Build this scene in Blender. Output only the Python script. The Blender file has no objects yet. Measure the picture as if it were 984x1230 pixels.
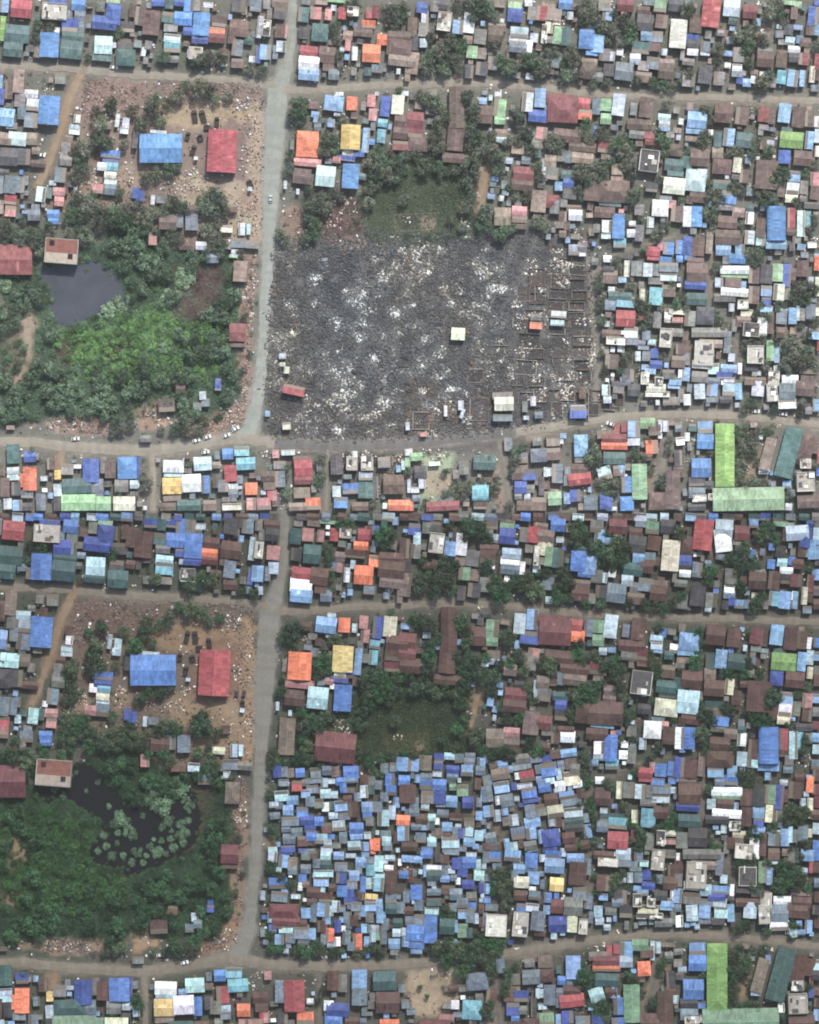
import bpy, math, random
import numpy as np

# ------------------------------------------------------------------ camera, sky, sun, exposure
S = 0.4                                    # metres for one survey pixel
sc = bpy.context.scene
cam_d = bpy.data.cameras.new('Camera'); cam = bpy.data.objects.new('Camera', cam_d)
sc.collection.objects.link(cam); sc.camera = cam
CAM_H = 2600.0
cam.location = (0, 0, CAM_H); cam.rotation_euler = (0, 0, 0)
cam_d.sensor_fit = 'VERTICAL'; cam_d.sensor_height = 24.0
cam_d.lens = 24.0*CAM_H/(1230*S)
cam_d.clip_start = 10; cam_d.clip_end = 6000
SUN_EL, SUN_AZ = 55.0, 18.0                # degrees; azimuth clockwise from north (+Y)
w = bpy.data.worlds.new('World'); sc.world = w; w.use_nodes = True
nt = w.node_tree; nt.nodes.clear()
sky = nt.nodes.new('ShaderNodeTexSky'); sky.sky_type = 'NISHITA'; sky.sun_disc = False
sky.sun_elevation = math.radians(SUN_EL); sky.sun_rotation = math.radians(SUN_AZ)
sky.air_density = 1.3; sky.dust_density = 3.0
bg = nt.nodes.new('ShaderNodeBackground'); bg.inputs[1].default_value = 0.14
wo = nt.nodes.new('ShaderNodeOutputWorld')
nt.links.new(sky.outputs[0], bg.inputs[0]); nt.links.new(bg.outputs[0], wo.inputs[0])
sd = bpy.data.lights.new('Sun', 'SUN'); sd.energy = 3.5; sd.angle = math.radians(0.6); sd.color = (1.0, 0.98, 0.95)
sun = bpy.data.objects.new('Sun', sd); sc.collection.objects.link(sun)
sun.rotation_euler = (math.radians(90-SUN_EL)*-1, 0, -math.radians(SUN_AZ)); sun.location = (0, 100, 300)
sc.view_settings.view_transform = 'Standard'; sc.view_settings.look = 'None'
sc.view_settings.gamma = 1.0; sc.view_settings.exposure = 0.0
sc.render.engine = 'CYCLES'
sc.cycles.pixel_filter_type = 'BLACKMAN_HARRIS'; sc.cycles.filter_width = 2.0
sc.cycles.max_bounces = 5; sc.cycles.diffuse_bounces = 3

rng = random.Random(11); nr = np.random.default_rng(11)
C = sc.collection
OFX, OFY = -9.3, 625.5                     # the same quarter, surveyed twice: south sheet lies this far away
def X(px): return (px-492)*S
def Y(py): return (615-py)*S
def lin(c):
    c = np.asarray(c, float)/255.0
    return np.where(c <= .04045, c/12.92, ((c+.055)/1.055)**2.4)

# ------------------------------------------------------------------ layout survey
TOP = {
 '00': 'l3.4.8.11 r16.7.15.13 v2.17.5.10 v2.26.4.8 t13.25.18.13 t10.36.14.11 q40.9.18.12 d42.1.14.4 b57.4.10.9 s58.12.8.8 s50.11.5.6 d51.19.12.10 s58.20.6.8 t53.27.16.7 t52.36.16.14 b36.33.14.18 h28.38.6.8 d82.11.11.15 d76.17.18.10 e82.1.10.4 g73.5.6.8 c75.33.13.13 t74.41.14.7 t91.42.14.12 k90.33.10.9 n92.20.11.8 n96.8.5.10 k88.9.6.10 h14.59.8.17 g15.72.8.11 g44.57.8.8 p23.68.10.6 p24.76.9.9 b36.80.15.21 l1.59.3.11 d2.70.4.12 n7.65.6.14 l5.85.12.13 g9.91.8.5 s16.82.6.9 n23.87.10.11 w56.86.5.6 p54.92.7.4 p85.87.3.10 p91.89.5.8 g78.91.5.5 n2.52.5.4 T36.20.9 T26.28.9 T73.89.13 T81.76.12 T95.80.10 T70.80.8 T87.24.9 T28.18.8 T64.42.6 C36.64.8.8 C82.48.6.4 C84.84.10.10',
 '01': 'n11.17.12.18 n3.12.8.14 d16.2.9.6 t24.3.6.8 d31.2.7.6 b38.4.7.10 g45.4.7.9 p52.4.7.4 g50.7.6.5 t23.13.9.8 b34.14.13.10 b47.18.12.17 d38.23.8.6 g25.20.10.7 c26.28.12.6 a26.34.12.9 o58.23.12.6 m58.28.12.7 q43.39.10.9 n60.16.11.8 k74.4.10.11 k80.2.5.6 s86.4.8.10 g94.3.5.8 h78.8.4.6 n74.21.14.12 n69.27.6.10 s73.35.8.12 n73.46.9.7 p89.20.4.16 q94.21.6.12 l93.38.8.11 d88.40.4.12 g96.10.4.8 d46.29.12.6 n63.38.7.5 t94.81.5.8 n38.39.2.6 g24.43.14.5 n91.14.4.8 T44.46.12 T52.43.11 T61.42.10 T20.42.10 T30.70.11 T45.64.13 T52.66.11 T13.72.10 T12.80.12 T5.90.13 T22.75.9 T58.72.8 T90.62.10 T82.50.9 T91.52.9 T36.62.8 T18.88.9 T66.70.8 T35.50.9 D42.84.4.9 D48.84.4.9 D58.88.3.7 D51.92.5.4 C74.75.14.10 C78.13.6.4 C91.11.5.4',
 '02': 'n5.3.11.6 k5.10.9.9 n6.23.9.10 i6.23.9.10 s2.38.4.10 p6.34.7.8 g6.44.7.6 t22.11.8.11 i31.10.8.9 i40.11.5.8 r50.10.6.9 g24.2.6.4 h35.2.9.4 e45.1.14.2 q58.9.8.7 r71.10.8.8 o69.18.10.6 n65.24.14.6 o79.29.8.8 t34.24.12.13 k22.24.7.9 r26.38.13.9 w26.46.15.10 l26.54.15.9 n39.40.12.12 n40.48.8.8 h54.26.7.7 i54.33.4.8 w59.39.4.10 o71.39.13.13 h93.44.20.9 n91.35.18.12 n91.27.17.8 m74.9.5.10 h97.54.4.10 s44.54.8.8 s75.50.8.6 l44.75.14.11 p48.68.6.3 o57.75.8.10 i71.73.6.9 i72.83.6.9 d81.77.7.15 u90.76.9.14 a79.89.7.6 n95.88.15.10 y56.92.13.4 n28.76.10.6 p48.83.8.2 T31.66.14 T20.78.14 T14.84.11 T24.70.12 T50.86.10 T20.90.9 T45.20.9 T47.29.9 T85.10.13 T92.9.12 T87.17.10 T60.3.10 T47.40.8 T54.4.8 T80.61.6 T91.67.8 T49.50.6 T90.82.5 C50.48.5.10 C57.49.6.8 C30.85.9.5 C88.52.5.4 C35.79.3.4',
 '03': 'd9.6.8.8 p11.13.5.9 n2.20.7.14 n3.31.7.12 g10.22.7.10 h3.46.7.16 q25.16.10.14 l35.20.8.10 w43.17.8.15 h42.29.7.6 g51.27.9.11 e45.38.8.9 h52.39.7.8 g60.46.8.10 k52.50.9.10 k43.52.6.10 n62.26.11.10 e76.3.10.7 d76.11.11.11 p79.24.13.8 w78.29.13.5 n78.35.13.7 w86.34.5.9 r95.10.8.11 g88.10.6.10 q97.25.4.14 i97.4.4.5 h65.3.8.6 n34.78.11.30 n33.68.9.8 n54.83.12.13 e65.78.9.13 e65.87.8.6 m4.87.12.12 p85.74.8.14 l94.71.8.14 d92.84.13.9 n71.38.2.10 k24.4.8.7 g18.5.6.8 n63.20.13.6 h85.46.16.5 T30.30.11 T37.33.11 T22.38.12 T14.42.12 T26.44.12 T13.49.11 T24.51.11 T33.42.12 T36.50.9 T48.4.15 T55.7.14 T46.12.11 T62.13.9 T67.45.12 T71.53.14 T66.57.12 T75.48.10 T82.42.10 T90.45.14 T96.50.14 T92.54.9 T60.33.11 T55.56.9 T46.62.11 T42.72.12 T46.80.11 T24.67.12 T20.75.13 T12.72.11 T27.85.10 T76.84.12 T68.62.9 T7.70.10 T20.90.10 T47.88.10 T34.4.9 T74.64.8 T98.37.6 T15.28.8 C57.63.6.4 C53.74.8.5 C10.20.6.12 C85.9.5.8 C24.20.6.5 C13.89.2.5',
 '04': 'b14.3.10.9 l15.4.5.6 h5.11.12.9 u2.20.6.9 u8.14.5.9 e9.26.8.13 t14.27.8.13 g3.29.6.5 b29.29.11.14 l37.32.9.13 b33.38.9.5 t30.20.9.6 s7.45.8.9 h31.45.12.5 n30.52.12.11 g37.56.8.7 g42.40.8.9 p47.41.5.7 w53.38.5.5 k45.51.8.9 s56.52.13.13 l44.11.7.9 g42.4.9.9 m57.4.12.10 i56.9.4.4 s75.2.10.5 e82.5.9.9 k93.4.10.10 n70.8.9.6 k71.17.12.12 n83.16.9.10 l72.26.8.8 s80.27.8.8 t68.35.13.9 p64.43.8.8 g70.48.8.7 n78.33.9.9 n77.46.10.9 u95.25.12.21 h87.46.11.6 n86.52.11.11 n70.56.12.8 h2.4.9.5 m12.80.22.18 m10.72.20.7 r27.75.9.8 o28.83.10.8 s36.77.6.12 e43.76.8.9 e43.86.8.8 p52.76.9.16 e54.73.6.9 s63.79.5.9 n72.78.10.15 n67.90.18.8 c85.85.9.5 p85.90.8.5 s1.75.4.10 s1.85.3.8 n88.43.5.5 g98.40.3.8 T28.5.12 T27.13.12 T34.13.11 T44.20.12 T38.22.9 T50.24.12 T61.20.12 T60.27.11 T56.15.11 T45.30.8 T54.33.9 T18.38.12 T20.45.12 T14.48.10 T14.55.11 T22.55.9 T45.59.9 T65.58.9 T61.64.12 T84.62.9 T90.63.9 T77.60.9 T42.70.9 T86.76.9 T29.90.10 T58.72.7 T62.45.6 T6.38.9 T34.60.8 T96.60.8 T49.10.7 C15.15.7.6 C54.86.5.7 C77.88.3.7 C54.40.5.6 C48.5.8.8',
 '05': 'r20.10.13.21 n9.19.9.11 n8.13.9.4 p35.6.12.13 m48.9.10.10 e76.2.10.4 e83.4.5.5 n91.21.5.10 d94.12.8.14 l96.22.5.8 n80.10.5.9 k76.22.7.8 d97.2.5.5 c77.30.7.6 b84.29.5.6 n88.31.8.7 w80.36.9.5 k80.42.8.7 d7.29.9.8 w7.38.8.5 k7.32.8.6 s16.34.7.8 p16.38.7.5 g4.45.9.5 n20.37.4.4 g40.40.8.11 w39.49.7.5 s39.53.8.6 l46.60.6.6 d41.58.5.6 n59.43.12.12 n59.37.11.5 n71.43.8.13 m87.43.8.9 a71.56.7.10 l79.57.8.12 l86.57.4.12 w86.54.4.6 u93.54.4.12 m97.45.5.12 n96.54.6.9 k16.54.10.14 g26.57.8.10 g4.58.9.10 w96.88.4.8 l10.87.14.12 t12.81.10.5 n29.82.13.14 n42.84.9.13 m58.83.8.11 g58.92.7.4 l73.82.9.14 n83.85.9.15 n91.86.7.12 n64.84.5.12 h5.77.5.6 h91.79.4.5 s95.64.6.5 g65.60.4.7 u57.54.4.4 n46.84.3.9 T44.26.12 T48.33.11 T56.30.11 T44.37.9 T25.36.11 T62.10.12 T67.4.11 T70.10.9 T38.28.9 T48.48.9 T58.60.11 T55.65.8 T26.70.14 T32.73.12 T22.73.9 T17.79.10 T19.87.9 T53.80.7 T3.8.11 T4.54.9 T97.33.9 T73.16.8 T25.44.8 T62.55.9 T60.33.7 T16.84.8 T50.20.10 T46.45.7 D50.62.2.2 C55.24.12.8 C36.25.4.8 C50.82.4.9 C54.4.10.6 C40.37.5.5 H32.23.11.10 H54.24.14.9',
 '10': 'c13.8.13.10 h4.8.10.9 h23.8.9.9 k18.21.9.12 k7.21.13.13 k2.32.10.5 s1.41.4.13 s8.41.9.13 s15.41.7.12 g19.38.4.7 p54.2.8.6 g48.15.7.9 g48.23.9.9 s44.34.8.11 p44.37.4.5 c30.48.7.11 t36.47.4.8 i43.46.9.6 i43.53.7.7 n48.45.3.6 r8.52.9.7 i8.60.8.8 h1.57.4.10 s25.63.9.8 b39.62.9.6 b39.67.8.5 b80.19.14.6 d80.25.12.5 w74.28.7.6 a81.28.9.6 u80.34.9.5 p80.39.9.4 s80.44.9.9 i71.44.8.7 d98.47.5.8 q45.89.24.18 m12.95.24.22 p90.2.6.5 k98.8.4.14 n28.26.11.5 n50.8.6.6 s26.57.6.4 T60.15.14 T73.10.15 T78.12.11 T72.5.10 T55.18.10 T62.30.10 T57.26.10 T55.36.10 T56.50.12 T62.55.13 T67.50.10 T60.62.12 T70.58.12 T74.63.12 T84.62.12 T92.58.11 T80.68.12 T90.68.12 T97.66.10 T70.70.11 T52.58.9 T50.65.10 T4.72.14 T10.76.12 T4.80.10 T16.80.12 T24.82.12 T22.76.11 T30.78.11 T28.88.10 T62.78.12 T66.84.14 T75.80.14 T84.86.14 T76.90.14 T94.84.14 T92.76.12 T64.92.10 T38.75.9 T50.76.8 T58.73.8 T90.12.8 T97.76.10 T35.70.7 T17.66.7 T87.48.9 C30.19.6.3 C65.35.10.12 C92.36.10.14 C81.56.9.8 C54.45.10.7 C78.39.7.3 C32.57.4.4 C36.42.4.3 C90.14.5.6 H65.36.12.12 H92.36.12.16 H67.45.12.8',
 '11': 'b18.15.31.21 r62.17.21.31 p16.3.12.2 n23.68.13.11 n36.85.10.6 p47.85.8.6 s30.67.8.10 i12.80.6.9 p12.52.3.7 d3.49.6.8 s18.52.7.5 u65.73.9.5 n76.73.5.9 n81.73.3.8 s74.83.11.7 g84.84.10.6 p71.90.5.5 g66.85.5.5 s40.68.9.12 n42.59.6.6 n70.58.6.6 p43.22.3.2 p82.44.3.3 p91.75.2.5 T56.54.19 T50.58.13 T62.60.11 T48.50.9 T55.47.10 T28.55.13 T34.58.11 T20.60.10 T12.62.11 T4.65.13 T3.58.11 T10.70.10 T58.70.9 T50.74.11 T58.80.11 T54.86.10 T62.84.9 T20.86.11 T30.80.10 T40.92.9 T50.92.9 T60.90.10 T75.91.7 T25.76.9 T24.30.11 T14.33.10 T8.36.10 T30.27.8 T35.90.9 T5.74.9 T2.84.10 T14.76.8 T98.88.6 D37.6.3.6 D41.16.4.7 D46.7.4.5 D82.40.3.6 D69.59.7.6 C41.30.7.7 C33.42.14.9 C78.18.5.14 C70.57.10.9 C42.62.8.10 C64.64.8.6 C32.50.8.4 C13.37.6.5 C77.30.5.5 C84.53.8.6 H62.45.40.14 H80.55.16.14 H36.42.16.8 H84.20.9.30 H70.72.20.8',
 '12': 'o25.12.16.19 i25.25.20.6 n21.35.13.11 c38.35.14.15 b56.35.12.18 y56.7.14.18 u54.18.8.5 d62.18.8.6 l67.9.5.18 a78.6.6.10 n92.4.11.9 m93.13.14.7 s40.24.5.4 i46.23.6.5 d53.22.13.4 h46.10.2.16 p9.41.2.6 p18.46.2.4 p40.50.4.2 g14.11.3.10 T41.8.13 T38.17.11 T45.15.9 T13.20.8 T12.30.10 T72.25.12 T76.18.11 T80.25.12 T84.20.10 T88.28.12 T74.33.12 T82.33.12 T90.36.10 T74.40.10 T86.24.11 T95.20.10 T94.30.10 T44.48.10 T34.52.12 T28.56.12 T26.64.10 T30.70.11 T38.58.11 T28.78.10 T3.78.9 T8.80.9 T6.75.9 T69.54.10 T20.3.7 T94.52.9 T50.50.7 T23.80.8 T70.45.9 T16.6.6 T26.45.8 T40.54.8 M52.56.24.20 M50.68.34.18 H14.66.14.24 H57.83.18.8 C44.67.12.10 C55.55.12.14 C31.20.2.2 C95.65.8.6 C95.88.6.8',
 '13': 'm4.3.12.9 n6.12.14.10 n33.8.12.18 n33.22.19.7 h66.4.9.6 p66.8.8.6 i95.4.8.9 g90.6.5.6 m82.33.15.10 n81.41.16.9 p97.27.4.9 p97.35.4.6 h93.53.11.16 h67.64.12.13 i79.60.11.7 h79.66.11.5 n80.71.9.4 h78.15.9.8 g92.10.9.10 T20.5.12 T20.14.11 T44.5.12 T50.8.12 T44.14.11 T48.20.12 T55.16.12 T60.20.12 T66.20.12 T64.30.11 T44.26.12 T46.34.10 T38.32.10 T20.28.10 T10.28.12 T24.32.10 T32.30.9 T42.40.10 T44.50.9 T40.58.10 T54.62.13 T52.70.10 T58.72.9 T84.5.12 T78.10.9 T88.16.10 T91.28.9 T94.36.9 T76.50.9 T84.50.9 T66.76.11 T74.72.8 T92.68.10 T98.72.9 T70.10.8 T72.42.8 T60.6.9 T5.20.9 T15.24.9 T38.72.7 T30.66.8 C5.87.12.10 C23.87.10.8 C55.88.7.6 C43.78.4.4 C30.70.4.6 C49.47.4.6 C8.20.8.4 C72.5.4.6 C80.27.10.3 C90.16.10.3 C40.70.8.10 H51.42.10.14 H54.28.8.12 H13.70.8.8 H50.54.8.8 H78.14.9.9',
 '14': 'n15.6.20.10 n26.14.20.7 h26.22.16.8 s16.21.5.9 m43.14.12.9 h43.21.7.4 g65.5.11.6 m74.4.9.8 m75.10.8.5 l85.1.8.3 q74.24.14.16 n92.16.12.9 t92.27.14.9 t93.33.12.4 u92.42.16.12 h51.30.8.8 h51.36.9.6 n34.45.14.16 n48.46.24.16 p47.49.12.5 a46.54.16.5 n42.61.15.8 i54.60.4.3 k76.43.9.7 s86.51.9.4 w82.58.12.12 w21.63.10.8 n20.58.11.5 d16.40.8.7 k17.47.10.9 n12.64.6.8 m4.53.10.10 g6.57.7.10 h3.24.9.9 g4.33.9.9 t16.34.11.6 b52.71.9.18 a53.83.9.7 w44.71.8.9 p43.78.7.4 w62.69.5.4 w61.76.6.6 g67.76.6.12 p75.68.5.8 n94.62.9.12 r77.89.10.7 b88.87.8.9 b96.86.6.10 s98.60.3.11 g67.59.7.8 i90.55.7.6 p20.88.8.8 g26.86.7.7 p26.91.5.3 i82.85.4.7 T8.12.13 T3.10.11 T28.4.10 T32.9.9 T40.5.11 T50.12.12 T56.18.12 T54.8.10 T58.27.11 T25.32.12 T34.32.14 T30.38.11 T40.34.11 T40.28.11 T42.41.9 T84.10.11 T86.18.9 T62.50.11 T66.46.9 T62.35.9 T23.45.9 T24.50.8 T56.66.8 T70.88.8 T86.70.8 T80.78.9 T68.65.7 T98.52.7 T46.24.8 T60.14.9 T82.38.7 T80.3.7 C20.76.14.8 C8.90.10.6 C90.54.6.6 C75.70.4.7 C62.34.3.4 C5.32.5.5 C16.47.7.8 C25.48.3.3 C10.70.9.8',
 '15': 'l9.2.14.5 h6.8.9.4 l33.7.8.13 t25.9.6.11 t44.9.12.11 v78.9.17.12 l91.9.6.13 p97.6.5.10 u97.17.4.8 d73.21.9.10 n86.22.13.11 n60.34.16.21 u39.27.6.11 n12.22.14.12 h12.17.13.3 n28.28.14.11 h25.18.8.8 g23.18.4.5 c9.38.15.16 w14.31.7.4 n11.50.13.8 t28.41.13.7 t3.25.8.9 b33.50.11.10 g31.57.11.5 h40.61.9.7 b10.64.8.15 w3.64.6.15 n32.68.14.9 n32.79.18.11 w48.65.6.9 p48.79.7.10 t48.58.6.5 n56.72.7.14 n56.80.7.10 b67.69.14.25 l67.84.15.7 r78.65.6.15 n78.75.7.5 c85.69.6.19 a90.66.4.12 w79.44.9.9 l80.35.9.8 u78.51.9.6 g87.43.6.10 i95.37.7.10 n95.47.7.10 n71.44.6.12 g53.55.3.4 l29.88.11.8 l41.88.7.8 d3.85.7.14 n11.86.9.13 g96.64.5.7 n44.35.7.10 g56.3.4.5 t75.1.8.3 u1.42.2.9 n5.52.5.6 g82.80.6.7 s63.1.8.3 h19.83.5.16 p93.57.9.3 k93.56.12.5 n97.92.5.3 T14.10.11 T16.4.8 T35.17.9 T41.18.8 T52.10.9 T22.48.12 T27.52.9 T40.45.10 T36.43.9 T20.60.12 T21.66.9 T70.34.13 T66.38.11 T74.34.9 T60.52.13 T66.52.11 T57.48.9 T52.45.8 T68.57.9 T22.74.8 T82.54.8 T42.70.7 T50.18.9 T60.20.8 T94.66.8 T92.73.9 T48.90.9 T55.90.10 T88.33.7 T95.27.8 T62.16.9 T4.17.7 T18.40.7 T84.60.6 C95.82.8.10 C60.16.14.9 C38.76.3.4 C56.64.5.7 C30.57.9.5 C47.42.5.5 C66.5.4.4 C42.28.4.3',
 '20': 'T5.32.10 T12.28.11 T20.24.11 T26.28.11 T18.34.11 T26.38.11 T30.33.9 T33.45.12 T30.52.12 T36.55.13 T32.62.12 T30.72.13 T28.80.12 T36.82.12 T44.86.12 T24.88.12 T34.90.10 T52.90.12 T62.88.12 T72.90.12 T80.84.11 T88.88.12 T94.84.11 T5.60.13 T6.70.13 T5.80.12 T4.90.12 T8.64.10 T10.50.9 T4.52.10 T10.38.9 T76.2.10 T82.8.9 T90.8.10 T95.14.10 T92.2.10 T96.20.9 T97.28.8 T22.46.9 T40.76.11 T86.16.7 T3.42.8 T13.44.7 T56.82.9 T70.82.9 T16.57.7 T14.76.8 T18.66.7 B79.39.10 B85.32.7 B87.37.7 B38.31.4 B37.43.5 B71.44.5 B95.31.7 B4.21.10 M47.68.12.16 M85.68.16.10 H20.47.18.10 H20.62.8.22 H14.85.7.18',
 '21': 'n55.1.9.8 h75.11.10.15 n79.10.4.15 m73.55.12.13 n73.64.11.3 e70.0.6.2 T5.4.13 T14.3.13 T24.5.12 T32.8.12 T40.6.10 T5.14.13 T14.12.13 T22.14.12 T4.24.11 T12.22.10 T20.24.12 T26.30.12 T24.20.10 T30.26.9 T65.12.10 T64.4.8 T70.28.12 T66.34.11 T60.36.12 T56.42.12 T62.44.12 T68.40.10 T58.50.11 T54.50.10 T62.54.10 T55.58.11 T50.54.9 T60.62.10 T66.68.11 T60.70.10 T55.68.11 T50.64.11 T45.70.12 T38.72.12 T36.78.10 T44.78.11 T52.78.11 T60.80.11 T66.80.10 T72.76.10 T46.86.12 T38.86.11 T54.88.11 T64.88.10 T72.70.9 T28.70.10 T24.80.12 T16.82.12 T8.84.11 T8.90.10 T18.90.12 T30.88.11 T14.76.9 T5.76.9 T68.58.8 T30.56.9 T34.60.9 T42.60.9 T78.44.8 T92.5.10 T88.88.8 T82.70.5 T69.48.6 T77.82.6 T70.86.9 T48.42.7 B36.16.14 B30.18.9 B24.28.11 B29.28.7 B22.34.6 B19.55.7 B20.52.6 B20.66.7 B27.66.4 B11.62.6 B17.35.5 M47.35.18.30 M50.20.20.20 M38.36.12.10 M55.14.16.14 C82.24.6.16 C86.20.4.5 C78.30.6.8 C83.40.4.14 H81.28.8.16 H78.82.8.22 H84.42.4.24 d59.90.4.4',
 '22': 'p7.72.5.4 u7.78.4.3 u10.82.4.5 C7.79.6.4 C89.8.8.6 C65.28.5.4 C84.38.6.8 C52.25.8.4 C65.49.4.4 C30.36.4.3 C33.16.10.6 C20.42.10.8 C44.50.8.8 C70.40.10.6 C72.74.10.6 C58.82.8.5 C28.82.6.5 C46.68.8.3 C74.3.8.6 C80.14.8.8 C12.35.6.4 C15.55.8.4 C90.54.8.6 C90.42.4.6 C62.58.8.6',
 '23': 'u35.56.10.9 o91.50.9.5 g91.44.8.5 C13.10.8.8 C43.4.10.6 C87.8.9.12 C93.25.4.6 C77.35.6.5 C66.62.10.4 C22.72.8.5 C67.75.5.4 C92.78.8.4 C92.88.8.6 C55.14.8.8 C26.23.6.6 C37.26.6.6 C12.80.5.5 C10.60.10.6 C82.44.10.5 C80.50.8.5 C82.68.12.4 C30.34.8.3 C47.35.8.3 C59.23.6.6 C65.22.8.5 C5.2.8.4 C3.36.5.4 C60.44.2.4 C85.65.6.4 C57.36.3.5 C20.88.10.5 C73.85.4.10 R48.86.11.11 H48.86.10.10 R84.27.14.12 R92.30.12.9 R82.48.16.9 R90.42.14.8 R86.60.16.10 R90.70.14.8 R84.80.16.12 R92.90.12.8 R92.15.12.14 R66.62.11.5 R78.90.9.7',
 '24': 'w44.2.6.5 g35.4.5.5 w9.42.11.5 c8.48.10.4 r77.1.9.4 b86.3.9.5 b96.2.5.5 p73.10.7.10 g79.10.6.9 s88.8.14.7 n88.15.12.6 u58.9.4.12 g65.9.8.11 n46.15.11.10 k45.10.8.6 t53.29.17.6 a57.33.13.8 s46.35.8.8 p47.24.5.4 r57.45.14.12 m69.41.5.10 u69.28.4.9 a79.29.10.13 n88.25.10.9 g79.18.11.5 p61.55.10.8 s72.57.6.7 n47.56.14.6 q50.61.14.6 s62.61.9.6 c76.62.6.4 q86.59.9.14 u93.40.14.4 i93.46.11.4 g80.46.6.12 q88.43.6.10 p66.72.4.7 s72.72.6.7 d78.70.6.7 d79.78.9.6 l75.82.8.6 n47.76.10.11 k59.86.9.10 s57.90.8.6 q71.88.6.9 q81.90.6.6 n88.85.9.7 l93.90.9.6 w97.85.4.7 n96.67.6.8 n95.76.10.9 s68.63.7.5 g94.55.9.6 k52.92.10.4 s70.66.8.3 l71.80.5.4 w55.55.3.3 T50.4.9 T38.16.8 T38.22.8 T40.30.7 T40.46.8 T71.38.11 T74.44.9 T72.50.8 T38.36.7 T84.38.8 T93.34.10 T55.74.11 T60.70.8 T65.45.7 T53.8.7 T40.70.6 T62.20.8 T42.82.7 T66.33.8 T90.20.7 T84.73.7 T97.28.7 T54.82.8 T65.80.6 C10.5.14.8 C12.18.12.8 C42.28.7.3 C15.61.6.4 C47.61.10.5 C13.74.10.2 C32.79.5.10 C20.85.12.6 C48.48.2.6 C68.24.4.6 C84.81.7.6 C67.86.6.10 C26.47.10.5 C27.60.10.3 C5.86.4.6 C12.90.7.4 C34.68.4.10 C31.46.8.4 R10.18.14.12 R22.10.12.8 R22.20.12.8 R24.28.12.7 R22.36.12.7 R22.43.12.6 R24.49.14.6 R26.55.14.6 R26.61.14.6 R26.68.14.8 R8.28.14.6 R7.36.12.7 R10.48.14.6 R8.54.12.5 R10.62.14.7 R10.70.14.6 R12.75.16.5 R26.78.12.8 R28.86.10.9 R14.86.14.8 R6.8.12.9 R14.5.10.8',
 '25': 'b5.1.8.4 n9.4.12.6 n10.12.15.14 d9.21.16.6 w37.10.21.6 b39.2.12.7 e37.14.20.3 s32.3.7.6 p26.19.6.7 n36.19.12.7 g43.21.5.6 g37.26.20.6 n51.14.8.12 n51.28.8.13 k60.13.9.14 e68.12.8.13 d75.14.6.17 l60.25.8.8 d60.32.7.7 u69.26.8.12 g75.27.4.9 n79.13.5.9 n86.9.9.12 o97.5.5.11 u97.22.4.14 t10.31.15.9 k30.30.16.6 g5.45.8.11 k16.43.13.13 p35.37.4.6 q43.35.8.7 u46.41.9.5 h44.46.10.5 g60.38.9.5 n71.44.8.10 p71.39.9.3 l79.43.6.12 c83.41.3.11 n71.55.8.8 h81.54.8.5 n92.40.7.11 u97.40.3.6 g86.42.4.9 n63.48.5.16 w57.51.7.14 q49.53.12.10 n40.47.5.8 g37.50.4.9 g19.55.26.7 q15.70.14.18 u13.78.13.6 h20.63.17.6 q20.70.5.5 s32.62.5.16 p35.73.5.6 l33.81.12.6 d30.86.12.5 p33.89.8.4 w41.81.3.8 q52.71.12.13 e63.68.6.15 l68.71.4.12 l95.56.9.8 r98.64.3.9 n2.65.6.9 g2.74.6.9 l2.85.6.10 g12.87.12.8 n22.81.8.8 q65.88.8.11 n77.89.12.7 n91.90.13.8 n52.90.16.6 h90.83.13.4 s22.90.10.5 g85.56.7.10 p32.91.9.4 k49.80.10.6 g92.18.4.6 n82.61.8.6 w2.57.2.5 n2.58.4.8 T24.8.9 T85.24.12 T92.25.12 T80.30.11 T88.32.10 T82.22.9 T44.35.9 T53.42.8 T55.60.10 T48.60.9 T58.78.10 T76.62.12 T82.66.12 T88.68.11 T80.72.13 T86.76.12 T76.78.12 T92.73.9 T72.80.9 T75.70.10 T45.64.9 T94.48.9 T26.46.7 T30.50.8 T53.4.10 T89.57.9 T24.40.6 T47.76.7 T60.44.9 T66.62.8 T95.80.8 T70.36.9 T3.38.7 T56.36.7 T84.52.8 T2.30.7 C32.3.6.5 C47.53.9.8 C43.36.6.6 C22.70.12.6 C13.74.8.10 C86.14.8.10 C51.70.8.8 C65.88.6.10 C94.77.4.3 C35.89.6.4 C71.39.7.2 C30.69.4.3',
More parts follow.
